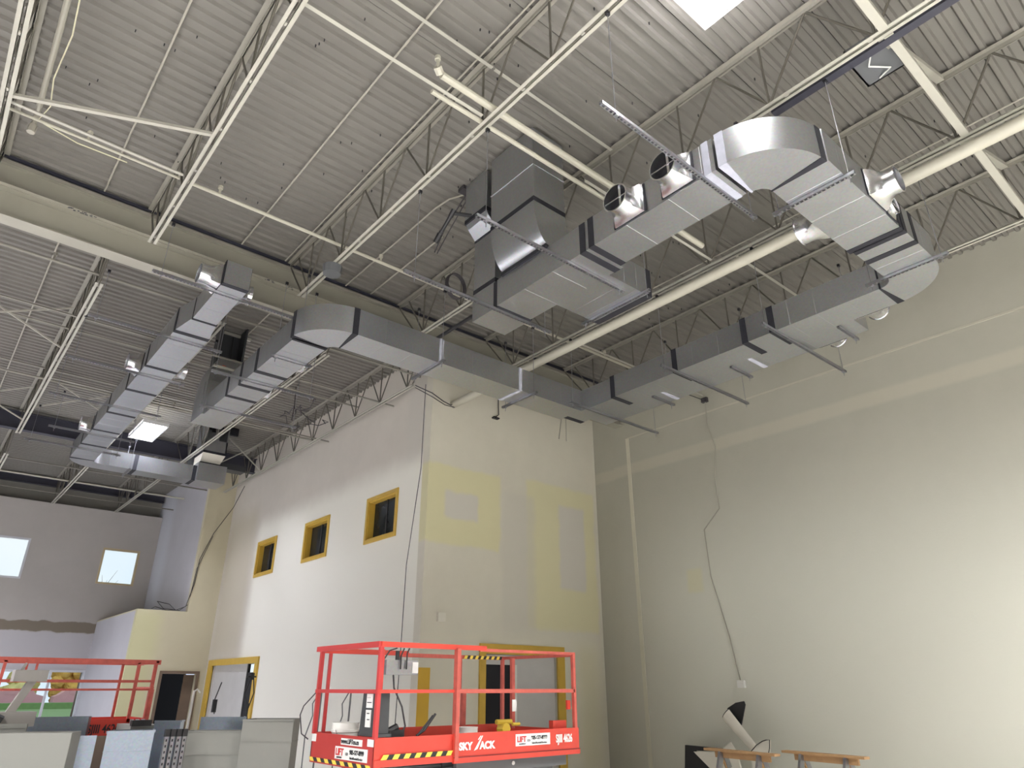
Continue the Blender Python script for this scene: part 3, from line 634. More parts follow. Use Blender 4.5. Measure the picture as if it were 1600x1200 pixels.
collar((2.72, 13.2, 7.3), (1, 0, 0), 0, .18, 'foil collar midway on the right side of the long left duct', (.2, .18), .17)
collar((2.17, 17.7, 7.3), (-1, 0, 0), 0, .22, 'foil collar far along the left side of the long left duct', (.2, .18), .17)
collar((3.97, 10.4, 6.8), (1, 0, 0), 0, .12, 'dark collar on the right side of the lower duct', (.2, .18), .16)
collar((3.98, 11.9, 6.8), (1, 0, 0), 0, .12, 'second dark collar on the right side of the lower duct', (.2, .18), .16)

# ================================================================== TRAPEZE HANGERS
def strutmesh(axis, a0, a1, c, zt):
    """slotted channel: open side up or closed by an added cover, slots in the bottom web and near flange"""
    mb = MB(); L = a1-a0; w = .041; zb_ = zt-.041; sp = .05; n = int(L/sp)
    def bx(p0, p1, q0, q1, r0, r1):
        if axis == 'X': mb.box(a0+p0, a0+p1, c+q0, c+q1, r0, r1)
        else: mb.box(c+q0, c+q1, a0+p0, a0+p1, r0, r1)
    bx(0, L, -w/2, -w/2+.003, zb_, zt); bx(0, L, w/2-.003, w/2, zb_, zt)
    if zt < 7 and (c if axis == 'X' else a0) < 9: bx(0, L, -w/2, w/2, zt-.003, zt)  # top cover added on near struts to keep the slots dark
    else: bx(0, L, -w/2, -w/2+.012, zt-.003, zt); bx(0, L, w/2-.012, w/2, zt-.003, zt)
    bx(0, L, -w/2, -.012, zb_, zb_+.003); bx(0, L, .012, w/2, zb_, zb_+.003)
    for i in range(n+1): bx(i*sp, min(L, i*sp+.019), -.012, .012, zb_, zb_+.003)
    return mb
def trapeze(axis, a0, a1, c, zt, r0, r1, ztop, label, rods=None):
    """r0/r1 = rod positions along the axis; ztop = rod top (joist chord)"""
    x, y = ((a0+a1)/2, c) if axis == 'X' else (c, (a0+a1)/2)
    t = empty('trapeze_hanger', (x, y, zt-.041), label, 'hanger', 'trapeze duct hangers')
    strutmesh(axis, a0, a1, c, zt).build('slotted_strut', M['zinc'], t)
    for q in (r0, r1):
        if q is None: continue
        p = (q, c) if axis == 'X' else (c, q)
        o = MB().rod((p[0], p[1], zt-.12), (p[0], p[1], ztop), .0055, 6).build('threaded_rod', M['zinc'], t)
        MB().box(p[0]-.02, p[0]+.02, p[1]-.02, p[1]+.02, zt-.055, zt-.041).rod((p[0], p[1], zt-.065), (p[0], p[1], zt-.055), .011).build('nut', M['zinc'], o)
        MB().box(p[0]-.022, p[0]+.022, p[1]-.018, p[1]+.018, ztop-.03, ztop+.015).build('beam_clamp', M['clamp'], o)
ZS = ZB-.001; ZJ = 7.905
trapeze('X', 3.60, 6.16, 2.99, ZS, 3.80, 6.08, ZJ, 'slotted strut hanger above the big curved elbow, longest in front')
trapeze('X', 3.72, 6.22, 5.0, ZS, 3.86, 6.12, ZJ, 'slotted strut hanger crossing the curved riser boot')
trapeze('X', 3.70, 6.26, 6.48, ZS, 3.86, 6.15, ZJ, 'slotted strut hanger under the near end of the upper loop')
trapeze('Y', 1.92, 2.84, 6.27, ZS, 1.98, 2.77, ZJ, 'short strut hanger just past the big curved elbow')
trapeze('Y', 1.84, 2.84, 8.56, ZS, 1.92, 2.77, ZJ, 'short strut hanger at the lower right elbow')
trapeze('Y', 4.75, 6.0, 6.45, ZS, 4.80, 5.94, ZJ, 'short strut hanger under the open ended branch')
for y, lb in ((4.28, 'nearest of the three long struts along the right wall'), (6.12, 'middle of the three long struts along the right wall'), (8.24, 'long strut hanger at the wall corner')):
    trapeze('X', 8.42, 11.0, y, ZS, 8.50, 10.92, ZJ, 'slotted strut hanger, '+lb)
for y, lb in ((3.63, 'short strut end poking out behind the right run, nearest'), (5.45, 'short strut end poking out behind the right run, middle'), (7.1, 'short strut end poking out behind the right run, far')):
    trapeze('X', 9.42, 10.06, y, ZS+.03, 9.97, None, ZJ, lb)
trapeze('Y', 8.28, 9.25, 5.60, ZS, 8.36, 9.16, ZJ, 'short strut hanger under the cross duct at its pale joint')
trapeze('Y', 8.28, 9.25, 7.62, ZS, 8.36, 9.16, ZJ, 'short strut hanger under the cross duct near the block wall')
ZU = ZL-.001
for (y, x0, x1, lb) in ((9.47, 1.39, 3.72, 'above the pinkish duct end'), (11.45, .96, 3.04, 'just beyond the orange transition'), (13.35, .98, 2.98, 'second on the long left duct'), (15.45, 1.03, 3.12, 'third on the long left duct'), (17.65, 1.35, 3.12, 'shiny, beside the far lamp'), (19.0, 1.06, 3.12, 'farthest on the long left duct')):
    trapeze('X', x0, x1, y, ZU, x0+.12, x1-.08, ZJ+.03, 'slotted strut hanger '+lb)
for (y, x0, x1, lb) in ((9.92, 3.38, 4.06, 'short strut hanger under the lower duct by the middle elbow'), (11.13, 2.85, 4.68, 'slotted strut hanger under the lower duct, middle'), (12.82, 3.2, 5.1, 'slotted strut hanger under the lower duct, far')):
    trapeze('X', x0, x1, y, ZS, x0+.07, x1-.07, ZJ+.03, lb)
trapeze('Y', 20.1, 20.9, 3.6, ZU, 20.14, 20.86, ZJ, 'short strut hanger under the far cross duct')

# ================================================================== LAMPS
def lamp(x, y, z, lx, ly, label, power, col=(1, .985, .985)):
    t = empty('ceiling_light', (x, y, z), label, 'lamp', 'high bay lamps')
    mb = MB()
    for q in (-.5, -.25, 0, .25, .5): mb.box(x+q*lx-.035, x+q*lx+.035, y-ly/2, y+ly/2, z+.10, z+.105)
    for s_ in (-1, 1):
        mb.loft([[(x+s_*lx/2, y-ly/2, z+.095), (x+s_*lx/2, y+ly/2, z+.095)], [(x+s_*(lx/2+.03), y-ly/2, z), (x+s_*(lx/2+.03), y+ly/2, z)]], caps=False, close=False)
        mb.box(x-lx/2-.03, x+lx/2+.03, y+s_*ly/2-.01, y+s_*ly/2+.01, z, z+.1)
    n = 4
    for i in range(n+1):
        u = x-lx/2+lx*i/n; mb.box(u-.006, u+.006, y-ly/2, y+ly/2, z+.01, z+.09)
    mb.build('louvre_housing', M['reflector'], t)
    for i in range(n):
        u = x-lx/2+lx*(i+.5)/n; MB().rod((u, y-ly/2+.03, z+.06), (u, y+ly/2-.03, z+.06), .03).build('tube', M['tube'], t)
    for j in (-1, 1):
        MB().rod((x, y+j*ly*.35, z+.1), (x, y+j*ly*.35, 8.96), .004, 5).build('hanging_wire', M['zinc'], t)
    l = bpy.data.lights.new('lamp_glow', 'AREA'); l.shape = 'RECTANGLE'; l.size = lx; l.size_y = ly; l.energy = power; l.color = col; l.spread = math.radians(132)
    lo = bpy.data.objects.new('lamp_glow', l); COL.objects.link(lo); lo.location = (0, 0, .093 if power < 100 else -.005); lo.parent = t
    if power < 100:
        l2_ = bpy.data.lights.new('lamp_uplight', 'AREA'); l2_.shape = 'RECTANGLE'; l2_.size = lx; l2_.size_y = ly; l2_.energy = 14; l2_.color = (.86, .84, 1)
        u_ = bpy.data.objects.new('lamp_uplight', l2_); COL.objects.link(u_); u_.location = (0, 0, .12); u_.rotation_euler = (PI, 0, 0); u_.parent = t
    return t
PW = 350
lamp(4.68, 2.0, 8.3, .62, 1.24, 'bright fluorescent high bay lamp at the top edge', 75)
lamp(3.90, 20.5, 8.3, .6, 1.62, 'glowing high bay lamp beside the long left duct', PW*.6, (.86, .88, 1))
for (x, y, q) in ((-4.5, -6, 1.0), (0.2, -6, 1.1), (4.9, -6.5, 1.3), (9.2, -6.5, .75), (9.0, -3.2, .78), (-4.5, -1.5, .9), (-.2, -1.6, 1.3), (4.7, -2.2, 1.4), (-4.5, 4, .9), (-4.5, 9, 1.0), (-4.5, 15, 1.2), (-4.5, 21, 1.3), (-4.5, 27, 1.4)):  # unseen lamps, their number, places and power set for soft fill light
    lamp(x, y, 8.3, .62, 1.24, 'unseen fluorescent high bay lamp outside the picture', PW*q, (.9, .91, 1) if y > 12 else (1, .985, .97))

# ================================================================== WALL FITTINGS AND CABLES
tag(MB().box(8.19, 8.37, YB-.08, YB, 2.92, 3.09).build('wall_box', M['cream']), 'small pale box on the block front wall above the lift', 'box')
tag(MB().box(XR-.06, XR, 8.22, 8.38, 1.70, 1.84).box(XR-.065, XR-.06, 8.26, 8.34, 1.73, 1.81).build('electrical_outlet', M['white']), 'white outlet box at the foot of the right wall cable', 'outlet')
tag(MB().path([(XR-.03, 8.32, 7.86), (XR-.03, 8.35, 7.3), (XR-.03, 8.2, 6.7), (XR-.03, 8.32, 6.0), (XR-.03, 8.30, 5.3), (XR-.03, 8.75, 4.9), (XR-.02, 8.72, 3.9), (XR-.02, 8.45, 2.7), (XR-.02, 8.32, 1.84)], .012).build('wall_cable', M['cond']), 'loose cable hanging down the right wall to an outlet', 'cable')
tag(MB().path([(XR-.05, 8.32, 7.86), (XR-.5, 8.4, 7.9), (11.0, 8.5, 7.95)], .01).box(XR-.08, XR, 8.25, 8.4, 7.82, 7.93).build('wall_cable', M['wire']), 'dark cable and bracket where the right wall cable begins', 'cable')
tag(MB().path([(7.60, 12.0-.05, 7.95), (7.60, 11.95, 6), (7.60, 12.3, 4), (7.62, 12.35, 2.2), (7.62, 12.4, .5)], .008).build('wall_cable', M['wire']), 'thin dark cable hanging straight down the left face by the block corner', 'cable')
tag(MB().path([(7.45, 12.15, 7.95), (7.8, 11.97, 7.8), (8.1, 11.96, 7.68), (8.3, 11.93, 7.62), (8.38, 11.9, 7.72)], .012).path([(7.45, 12.15, 7.9), (7.82, 11.96, 7.7), (8.15, 11.96, 7.6), (8.38, 11.9, 7.58)], .01).build('wall_cable', M['wire']), 'dark slack cables from the joist end to the round pipe', 'cable')
tag(MB().path([(9.7, 11.94, 8.2), (9.72, 11.94, 7.75), (9.6, 11.9, 7.66)], .012).box(9.55, 9.72, 11.9, 11.995, 7.63, 7.66).build('bracket', M['clamp']), 'black bent bracket on the block front wall below the ducts', 'bracket')
tag(MB().path([(11.9, 11.97, 8.3), (11.75, 11.95, 7.6)], .014).path([(12.05, 11.97, 8.3), (12.02, 11.95, 7.6)], .01).build('conduit', M['cond']), 'pale pipe stub dropping at the wall corner under the ducts', 'conduit')
tag(MB().path([(7.72, 23.2, 8.0), (7.7, 23.9, 7.4), (7.3, 24.25, 6.5), (7.0, 24.25, 5.6), (6.98, 24.27, 4.8), (6.85, 24.3, 4.1), (6.6, 24.4, 3.97), (6.3, 24.4, 3.96), (6.0, 24.5, 4.05), (5.9, 24.5, 3.98)], .012).path([(6.9, 24.3, 4.15), (6.7, 24.4, 3.97), (6.2, 24.35, 4.0), (6.0, 24.4, 4.2), (6.4, 24.5, 4.15), (6.6, 24.4, 3.97)], .012).path([(7.3, 24.26, 6.4), (6.97, 24.26, 5.3), (6.92, 24.28, 4.4)], .009).build('wall_cable', M['wire']), 'black cable dropping behind the yellow wall and coiled on its ledge', 'cable')
# coiled cable on the hanger and round clamp
co = MB()
for k in range(4):
    co.path([(5.75+.19*math.cos(a)+.01*k, 8.30-.01*k, 8.02+.24*math.sin(a)+.006*k) for a in [2*PI*i/24 for i in range(25)]], .011)
tag(co.build('coiled_cable', M['wire']), 'coil of black cable hanging under the sprinkler pipe', 'cable')
tag(MB().rod((3.80, 8.95, 7.78), (3.80, 8.95, 7.91), .14, 20, .16).build('smoke_detector', M['grey']), 'round grey disc fitting under the end of the third near joist', 'fitting')
tag(MB().rod((6.20, 7.9, 7.70), (6.20, 7.9, 7.91), .20, 20, .16).build('smoke_detector', M['galv']), 'pale round disc fitting beside the left riser foot', 'fitting')
tag(MB().rod((6.32, 8.0, 7.75), (6.32, 9.75, 7.75), .035).rod((6.32, 8.55, 7.75), (6.32, 8.6, 7.75), .04).build('black_pipe', M['black']), 'black pipe below the fourth near joist end', 'pipe')
tag(MB().rod((4.75, 7.35, 8.05), (4.75, 7.0, 8.30), .03).rod((4.75, 7.0, 8.30), (5.02, 6.85, 8.30), .03).rod((4.75, 7.42, 8.0), (4.75, 7.3, 8.09), .045).rod((4.75, 7.04, 8.26), (4.75, 6.95, 8.34), .042).rod((4.75, 7.28, 8.1), (4.75, 7.26, 8.115), .038).build('pipe_elbow', M['black']), 'black threaded pipe elbow beside the left riser', 'pipe')
tag(MB().path([(5.05, 7.0, 8.9), (5.03, 7.6, 8.5), (5.05, 7.9, 8.2)], .012).path([(5.1, 7.0, 8.9), (5.12, 7.6, 8.5), (5.10, 7.9, 8.2)], .010).box(4.95, 5.15, 7.0, 7.15, 8.9, 8.965).build('hanging_cable', M['wire']), 'dark cables dropping from a hole in the deck left of the risers', 'cable')
# messy cables beside the tall wall joist
mc = MB(); rr = random.Random(8)
for k in range(7):
    x, y, z = 6.2+rr.uniform(-.1, .5), 16.2+rr.uniform(-.5, .5), 8.0+rr.uniform(-.1, .3); P_ = [(x, y, z)]
    for j in range(5): x += rr.uniform(-.15, .2); y += rr.uniform(-.3, .3); z += rr.uniform(-.15, .15); P_.append((x, y, z))
    mc.path(P_, .012)
mc.path([(6.3, 16.2, 8.0), (6.32, 16.2, 8.4), (6.3, 16.22, 8.955)], .012)
tag(mc.build('tangled_cable', M['wire']), 'tangle of dark cables under the far deck near the tall wall', 'cable')

# ================================================================== SCISSOR LIFTS
def hazard(mb_y, mb_k, axis, a0, a1, c, z0, z1, n, side=-1):
    L = (a1-a0)/n
    for i in range(n):
        mb = mb_y if i % 2 == 0 else mb_k
        q0 = a0+i*L; q1 = q0+L; sh = L*.45
        pts = [(q0, z0), (q1, z0), (q1+sh, z1), (q0+sh, z1)]
        if axis == 'X': mb.loft([[(u, c, v) for u, v in pts], [(u, c+side*.004, v) for u, v in pts]])
        else: mb.loft([[(c, u, v) for u, v in pts], [(c+side*.004, u, v) for u, v in pts]])
def scissor_base(t, x0, x1, y0, y1, zp):
    b = MB().box(x0+.25, x1-.2, y0+.06, y1-.06, .14, .42); b.box(x0+.3, x1-.25, y0+.02, y1-.02, .22, .36); b.build('chassis', M['redw'], t)
    for xx in (x0+.45, x1-.45):
        for yy in (y0+.08, y1-.08):
            MB().rod((xx, yy-.07, .19), (xx, yy+.07, .19), .19, 20).build('wheel', M['black'], t)
    mb = MB(); n = 4; dz = (zp-.05-.44)/n
    for yy in (y0+.18, y1-.18):
        for k in range(n):
            za = .44+k*dz; zb_ = za+dz
            mb.bar((x0+.35, yy, za+.03), (x1-.3, yy, zb_-.03), .05, .08); mb.bar((x0+.35, yy+.06, zb_-.03), (x1-.3, yy+.06, za+.03), .05, .08)
    mb.build('scissor_arms', M['grey'], t)
LX0, LX1, LY0, LY1 = 4.13, 7.14, 7.10, 8.58
lift = empty('scissor_lift', (5.6, 7.85, 0), 'red scissor lift platform with guard rails in front of the block wall', 'scissor lift')
scissor_base(lift, LX0, LX1, LY0, LY1, .95)
MB().box(LX0+.1, LX1-.02, LY0+.05, LY1-.05, .93, .97).build('deck_floor', M['grey'], lift)
mb = MB().box(5.25, 7.0, LY0+.06, LY0+.12, .80, .94).box(5.15, 6.9, LY0+.2, LY1-.2, .82, .93); mb.build('under_frame', M['grey'], lift)
MB().rod((6.1, LY0+.05, .87), (6.1, LY0+.06, .87), .022, 12).build('bolt', M['label'], lift)
# toe boards: end (facing -X), two long side panels
MB().box(LX0, LX0+.025, LY0, LY1, .90, 1.215).build('end_toe_board', mat('deep_red_paint', (.45, .035, .03), .45), lift)
MB().box(LX0+.0, 5.17, LY0-.012, LY0+.012, .94, 1.215).box(LX0, 5.17, LY0-.03, LY0-.012, .94, 1.005).build('extension_toe_board', M['red'], lift)
MB().box(LX0, 5.17, LY1-.02, LY1, .94, 1.215).build('extension_toe_board', M['red'], lift)
mn = MB().box(5.13, LX1, LY0-.045, LY0-.02, .985, 1.225).box(5.13, LX1, LY0-.06, LY0-.02, .925, .985).box(5.13, LX1, LY1+.01, LY1+.03, .925, 1.225).box(LX1-.025, LX1, LY0-.02, LY1, .95, 1.2); mn.build('main_toe_board', M['red'], lift)
MB().box(5.13, LX1, LY0-.062, LY0-.045, .978, .988).build('toe_board_seam', mat('dark_red_seam', (.2, .02, .02), .6), lift)
def tube(mb, a, b_, w=.04): mb.bar(a, b_, w, w)
r_ = MB()
for (x, y) in ((LX0+.01, LY0+.01), (LX0+.01, LY1-.03)): tube(r_, (x, y, 1.2), (x, y, 2.13), .045)
tube(r_, (LX0, LY0, 1.665), (LX0, LY1, 1.665)); tube(r_, (LX0+.13, LY1-.02, 1.2), (LX0+.13, LY1-.02, 2.1), .035)
tube(r_, (LX0, LY0, 2.145), (LX0, LY1+.06, 2.145), .06)
r_.build('end_rail', mat('deep_red_rail', (.50, .04, .04), .45), lift)
r_ = MB(); tube(r_, (LX0, LY0, 1.665), (5.2, LY0, 1.665), .035); r_.bar((LX0, LY0, 2.145), (5.60, LY0-.01, 2.145), .04, .055)
r_.build('extension_rail', M['red'], lift)
r_ = MB(); tube(r_, (LX0+.12, LY0+.16, 1.2), (LX0+.12, LY0+.16, 2.1), .035); r_.build('extension_post', M['red'], lift)
r_ = MB()
for z_, w_ in ((2.13, .06), (1.665, .03)):
    r_ = MB(); tube(r_, (LX0, LY1-.02, z_), (5.4, LY1-.02, z_), w_); r_.build('extension_rail', M['red'], lift)
r_ = MB()
for x in (5.16,): r_.bar((x, LY0-.03, .95), (x, LY0-.03, 2.13), .07, .05)
tube(r_, (7.10, LY0-.02, 1.2), (7.10, LY0-.02, 2.12), .045); tube(r_, (7.10, LY0-.02, 1.665), (5.16, LY0-.02, 1.665), .045)
tube(r_, (5.5, LY0-.01, 2.125), (7.14, LY0-.01, 2.125), .035)
tube(r_, (7.10, LY1, 1.2), (7.10, LY1, 2.12), .045); tube(r_, (5.3, LY1+.02, 2.11), (7.12, LY1+.02, 2.11), .05); tube(r_, (5.3, LY1+.02, 1.665), (7.12, LY1+.02, 1.665), .03)
tube(r_, (7.12, LY0, 2.11), (7.12, LY1, 2.11), .04); tube(r_, (7.12, LY0, 1.665), (7.12, LY1, 1.665), .035)
tube(r_, (6.38, LY1, 1.2), (6.38, LY1, 1.66), .06); tube(r_, (6.30, LY1, 1.66), (6.30, LY1, 2.1), .05)
tube(r_, (6.72, 7.9, 1.2), (6.72, 7.9, 2.08), .05)
r_.build('main_rail', M['redw'], lift)
MB().box(6.82, 7.06, LY0+.1, LY0+.18, 1.2, 1.31).build('gate_box', M['red'], lift)
MB().box(7.02, 7.08, LY0+.03, LY0+.06, 1.44, 1.55).build('gate_bracket', M['red'], lift)
for q in (('X', 4.2, 5.10, LY0-.031, 1.008, 1.055, 13), ('Y', 7.12, 8.55, LX0, .915, .955, 15), ('X', 6.35, 7.05, LY1-.03, 2.085, 2.13, 14)):
    yb, kb = MB(), MB(); hazard(yb, kb, *q)
    yb.build('yellow_hazard_stripes', M['strip_y'], lift); kb.build('black_hazard_stripes', M['strip_k'], lift)
# labels and lettering
for q in ((LX0-.004, LX0, 7.35, 7.83, 1.12, 1.185), (LX0-.004, LX0, 7.22, 7.95, .975, 1.10), (LX0-.004, LX0, 7.03+.08, 7.16+.08, 1.13, 1.2), (LX0-.004, LX0, 8.46, 8.57, 1.12, 1.2), (6.05, 6.62, LY0-.05, LY0-.045, 1.055, 1.185)):
    MB().box(*q).build('sticker', M['label'], lift)
def tL(s, name, size, y, z, m, **k): return text(s, name, size, (LX0-.006, y, z), RXL, M[m], lift, **k)
def tF(s, name, size, x, z, m, **k): return text(s, name, size, (x, LY0-.052, z), RX, M[m], lift, **k)
tL('www.LIFTco.ca', 'sticker_lettering', .065, 7.82, 1.135, 'text_k', bold=.002, sx=.98)
tL('LIFT', 'red_sticker_lettering', .095, 7.93, 1.015, 'text_r', bold=.003, sx=1.05); tL('co', 'sticker_lettering', .06, 7.70, 1.02, 'text_k')
tL('905-677-8999', 'sticker_lettering', .06, 7.61, 1.035, 'text_k', bold=.002, sx=.93)
tL('EQUIPMENT', 'sticker_lettering', .022, 7.90, .985, 'text_k'); tL('Sales/Rentals/Service', 'sticker_lettering', .034, 7.60, .988, 'text_k')
tF('SKY', 'white_lettering', .105, 5.20, 1.055, 'text_w', bold=.005, sx=1.02)
tF('ACK', 'white_lettering', .105, 5.50, 1.055, 'text_w', bold=.005, sx=1.02)
MB().loft([[(5.415, LY0-.048, 1.04), (5.465, LY0-.048, 1.055), (5.545, LY0-.048, 1.19), (5.53, LY0-.048, 1.19)], [(5.415, LY0-.051, 1.04), (5.465, LY0-.051, 1.055), (5.545, LY0-.051, 1.19), (5.53, LY0-.051, 1.19)]]).loft([[(5.47, LY0-.048, 1.15), (5.485, LY0-.048, 1.15), (5.52, LY0-.048, 1.19), (5.508, LY0-.048, 1.19)], [(5.47, LY0-.051, 1.15), (5.485, LY0-.051, 1.15), (5.52, LY0-.051, 1.19), (5.508, LY0-.051, 1.19)]]).build('logo_swoosh', M['text_w'], lift)
tF('LIFT', 'red_sticker_lettering', .085, 6.07, 1.10, 'text_r', bold=.003, sx=.95); tF('co', 'sticker_lettering', .05, 6.235, 1.10, 'text_k')
tF('905-677-8999', 'sticker_lettering', .056, 6.30, 1.12, 'text_k', bold=.002, sx=.85); tF('EQUIPMENT', 'sticker_lettering', .02, 6.1, 1.07, 'text_k'); tF('Sales/Rentals/Service', 'sticker_lettering', .03, 6.31, 1.072, 'text_k')
tF('SJIII 4626', 'white_lettering', .125, 6.72, 1.07, 'text_w', bold=.004, sx=.62)
# items riding on the lift
cab = empty('equipment_cabinet', (4.3, 7.2, 1.19), 'dark grey manual box with white notices on the lift end rail', 'box')
MB().prism([(7.13, 1.25), (7.50, 1.25), (7.46, 1.67), (7.15, 1.67)], 'X', LX0+.03, LX0+.18).box(LX0+.03, LX0+.2, 7.1, 7.53, 1.22, 1.25).build('case', M['dgrey'], cab)
MB().box(LX0+.022, LX0+.03, 7.24, 7.37, 1.50, 1.64).box(LX0+.022, LX0+.03, 7.26, 7.37, 1.31, 1.48).build('notice', M['label'], cab)
MB().box(LX0+.018, LX0+.022, 7.26, 7.35, 1.55, 1.558).box(LX0+.018, LX0+.022, 7.28, 7.35, 1.60, 1.603).box(LX0+.018, LX0+.022, 7.29, 7.34, 1.44, 1.45).box(LX0+.018, LX0+.022, 7.28, 7.33, 1.38, 1.39).build('notice_lines', M['text_k'], cab)
def pail(x, y, z, r, h, label):
    t = empty('plastic_pail', (x, y, z), label, 'pail'); n = 24
    rs = [[(x+q*math.cos(2*PI*i/n), y+q*math.sin(2*PI*i/n), zz) for i in range(n)] for q, zz in ((r*.88, z), (r*.97, z+h*.7), (r*1.04, z+h*.72), (r*1.04, z+h*.78), (r, z+h*.8), (r*1.01, z+h*.96), (r*1.05, z+h), (r*.97, z+h), (r*.85, z+.01))]
    MB().loft(rs).build('body', M['white'], t, smooth=True)
    MB().path([(x+r*math.cos(a), y-.02-r*.3, z+h*.8+r*.55*math.sin(a)*-1) for a in [PI*i/12 for i in range(13)]], .004).build('bail', M['zinc'], t)
pail(4.32, 8.12, .97, .155, .36, 'white plastic pail at the left end of the red lift')
pail(5.55, 7.35, .97, .115, .30, 'small white pail with rags behind the lift side panel')
ctl = empty('control_box', (4.6, 8.0, 1.75), 'grey control box hung by black wires on the lift rail', 'control box')
MB().box(4.42, 4.85, 7.45, 7.6, 1.84, 2.0).build('case', M['zinc'], ctl)
MB().box(4.77, 4.85, 7.44, 7.45, 1.86, 1.98).build('notice', M['label'], ctl)
MB().path([(4.6, 7.43, 1.90), (4.6, 7.43, 2.05), (4.65, 7.45, 2.13)], .008).path([(4.68, 7.43, 1.90), (4.68, 7.43, 2.08), (4.72, 7.45, 2.13)], .008).path([(4.38, 7.45, 2.0), (4.45, 7.45, 2.1), (4.55, 7.45, 2.13)], .008).build('bracket_wire', M['black'], ctl)
MB().rod((4.56, 7.45, 2.0), (4.56, 7.45, 2.1), .025).build('joystick', M['black'], ctl)
MB().path([(4.55, 7.5, 1.84), (4.57, 7.5, 1.7), (4.68, 7.48, 1.5), (4.72, 7.45, 1.3), (4.68, 7.45, 1.22)], .01).build('cord', M['wire'], ctl)
tag(MB().path([(5.1, 7.4, 1.42), (4.95, 7.4, 1.25), (4.85, 7.4, 1.2)], .014).path([(5.1, 7.45, 1.40), (4.9, 7.45, 1.2)], .012).build('crowbar', M['black']), 'black bar leaning on the middle post of the lift', 'tool')
tl = MB(); tl.box(4.42, 4.62, 7.3, 7.45, 1.2, 1.27).rod((4.4, 7.35, 1.24), (4.55, 7.35, 1.3), .04).path([(4.25, 7.3, 1.32), (4.32, 7.3, 1.33), (4.4, 7.3, 1.26)], .012)
tag(tl.build('power_tool', M['black']), 'black power tool lying on the lift deck below the control box', 'tool')
tl = MB(); tl.rod((6.28, 7.5, 1.22), (6.28, 7.62, 1.22), .07); tl.rod((6.38, 7.5, 1.27), (6.5, 7.5, 1.27), .02); tl.rod((6.15, 7.55, 1.3), (6.4, 7.55, 1.3), .03); tl.box(6.2, 6.35, 7.45, 7.6, .97, 1.18)
tag(tl.build('cordless_drill', [M['strip_y']]), 'yellow and black cordless tool on the lift', 'tool')
tag(MB().box(6.38, 6.45, 7.5, 7.51, 1.42, 1.56).build('tag_card', M['label']), 'white and green inspection tag hanging on the lift rail', 'tag')
tag(MB().path([(4.13, 8.57, 1.66), (4.0, 8.62, 1.5), (3.98, 8.65, 1.4), (4.0, 8.6, 1.2), (4.07, 8.55, 1.14)], .008).build('hose', M['wire']), 'thin black loop of cord beyond the left rail of the lift', 'cable')
for (x, y, lb) in ((4.75, 9.75, 'thin steel stand behind the left end of the lift'), (5.02, 9.4, 'thin steel stand behind the white pail')):
    s_ = MB().rod((x, y, .02), (x+.02, y, 1.68), .012).path([(x, y, 1.66), (x-.1, y, 1.5), (x-.08, y, 1.35), (x-.16, y, 1.1), (x-.16, y, .6)], .008).rod((x, y, 0), (x, y, .05), .12)
    tag(s_.build('tool_stand', M['grey']), lb, 'stand')

# second lift
l2 = empty('scissor_lift', (2.1, 14, 0), 'worn red scissor lift at the far left, partly hidden by metal sheets', 'scissor lift')
X0, X1, Y0_, Y1_ = .7, 3.45, 13.2, 14.3
scissor_base(l2, X0, X1, Y0_, Y1_, .95)
MB().box(X0, X1, Y0_, Y0_+.03, .9, 1.25).box(X0, X1, Y1_-.03, Y1_, .9, 1.25).box(X1-.03, X1, Y0_, Y1_, .9, 1.25).box(X0, X1, Y0_, Y1_, .9, .95).build('toe_board', M['red'], l2)
r_ = MB()
for y in (Y0_+.02, Y1_-.02):
    r_.bar((X0, y, 2.09), (X1+.05, y, 2.09), .04, .07 if y < 14 else .05); tube(r_, (X0, y, 1.80), (X1, y, 1.80), .035); tube(r_, (X0, y, 1.675), (X1, y, 1.675), .03)
    tube(r_, (X1-.02, y, 1.2), (X1-.02, y, 2.08), .05); tube(r_, (X1-.28, y, 1.2), (X1-.28, y, 2.08), .04); tube(r_, (1.75, y, 1.8), (1.75, y, 2.08), .03)
    tube(r_, (1.32, y, 1.2), (1.34, y, 2.08), .04)
tube(r_, (X1, Y0_, 2.09), (X1, Y1_, 2.09), .04); tube(r_, (X1, Y0_, 1.7), (X1, Y1_, 1.7), .03); tube(r_, (X1-.02, Y0_+.01, 1.2), (X1-.02, Y0_+.01, 1.68), .075)
r_.build('guard_rail', M['redw'], l2)
text('SJIII 4626', 'lettering', .17, (2.62, Y0_-.004, 1.06), RX, M['text_k'], l2, sx=.7, bold=.003)
mc_ = empty('machine_head', (1.6, 12.6, 1.3), 'grey jointed machine head in front of the worn lift at the left edge', 'machine')
MB().box(1.38, 1.78, 12.2, 12.5, 1.78, 1.93).bar((1.42, 12.3, 1.32), (1.62, 12.3, 1.8), .12, .1).box(1.28, 1.75, 12.15, 12.6, 1.22, 1.40).bar((1.45, 12.3, 1.9), (1.5, 12.3, 2.02), .03, .03).build('body', M['mgrey'], mc_)
MB().rod((1.25, 12.1, 1.33), (1.35, 12.1, 1.28), .08).path([(1.3, 12.2, 1.2), (1.45, 12.2, 1.22), (1.6, 12.2, 1.15)], .03).build('cable_loop', M['black'], mc_)
MB().bar((1.5, 12.55, .0), (1.5, 12.55, 1.25), .12, .12).build('stem', M['grey'], mc_)

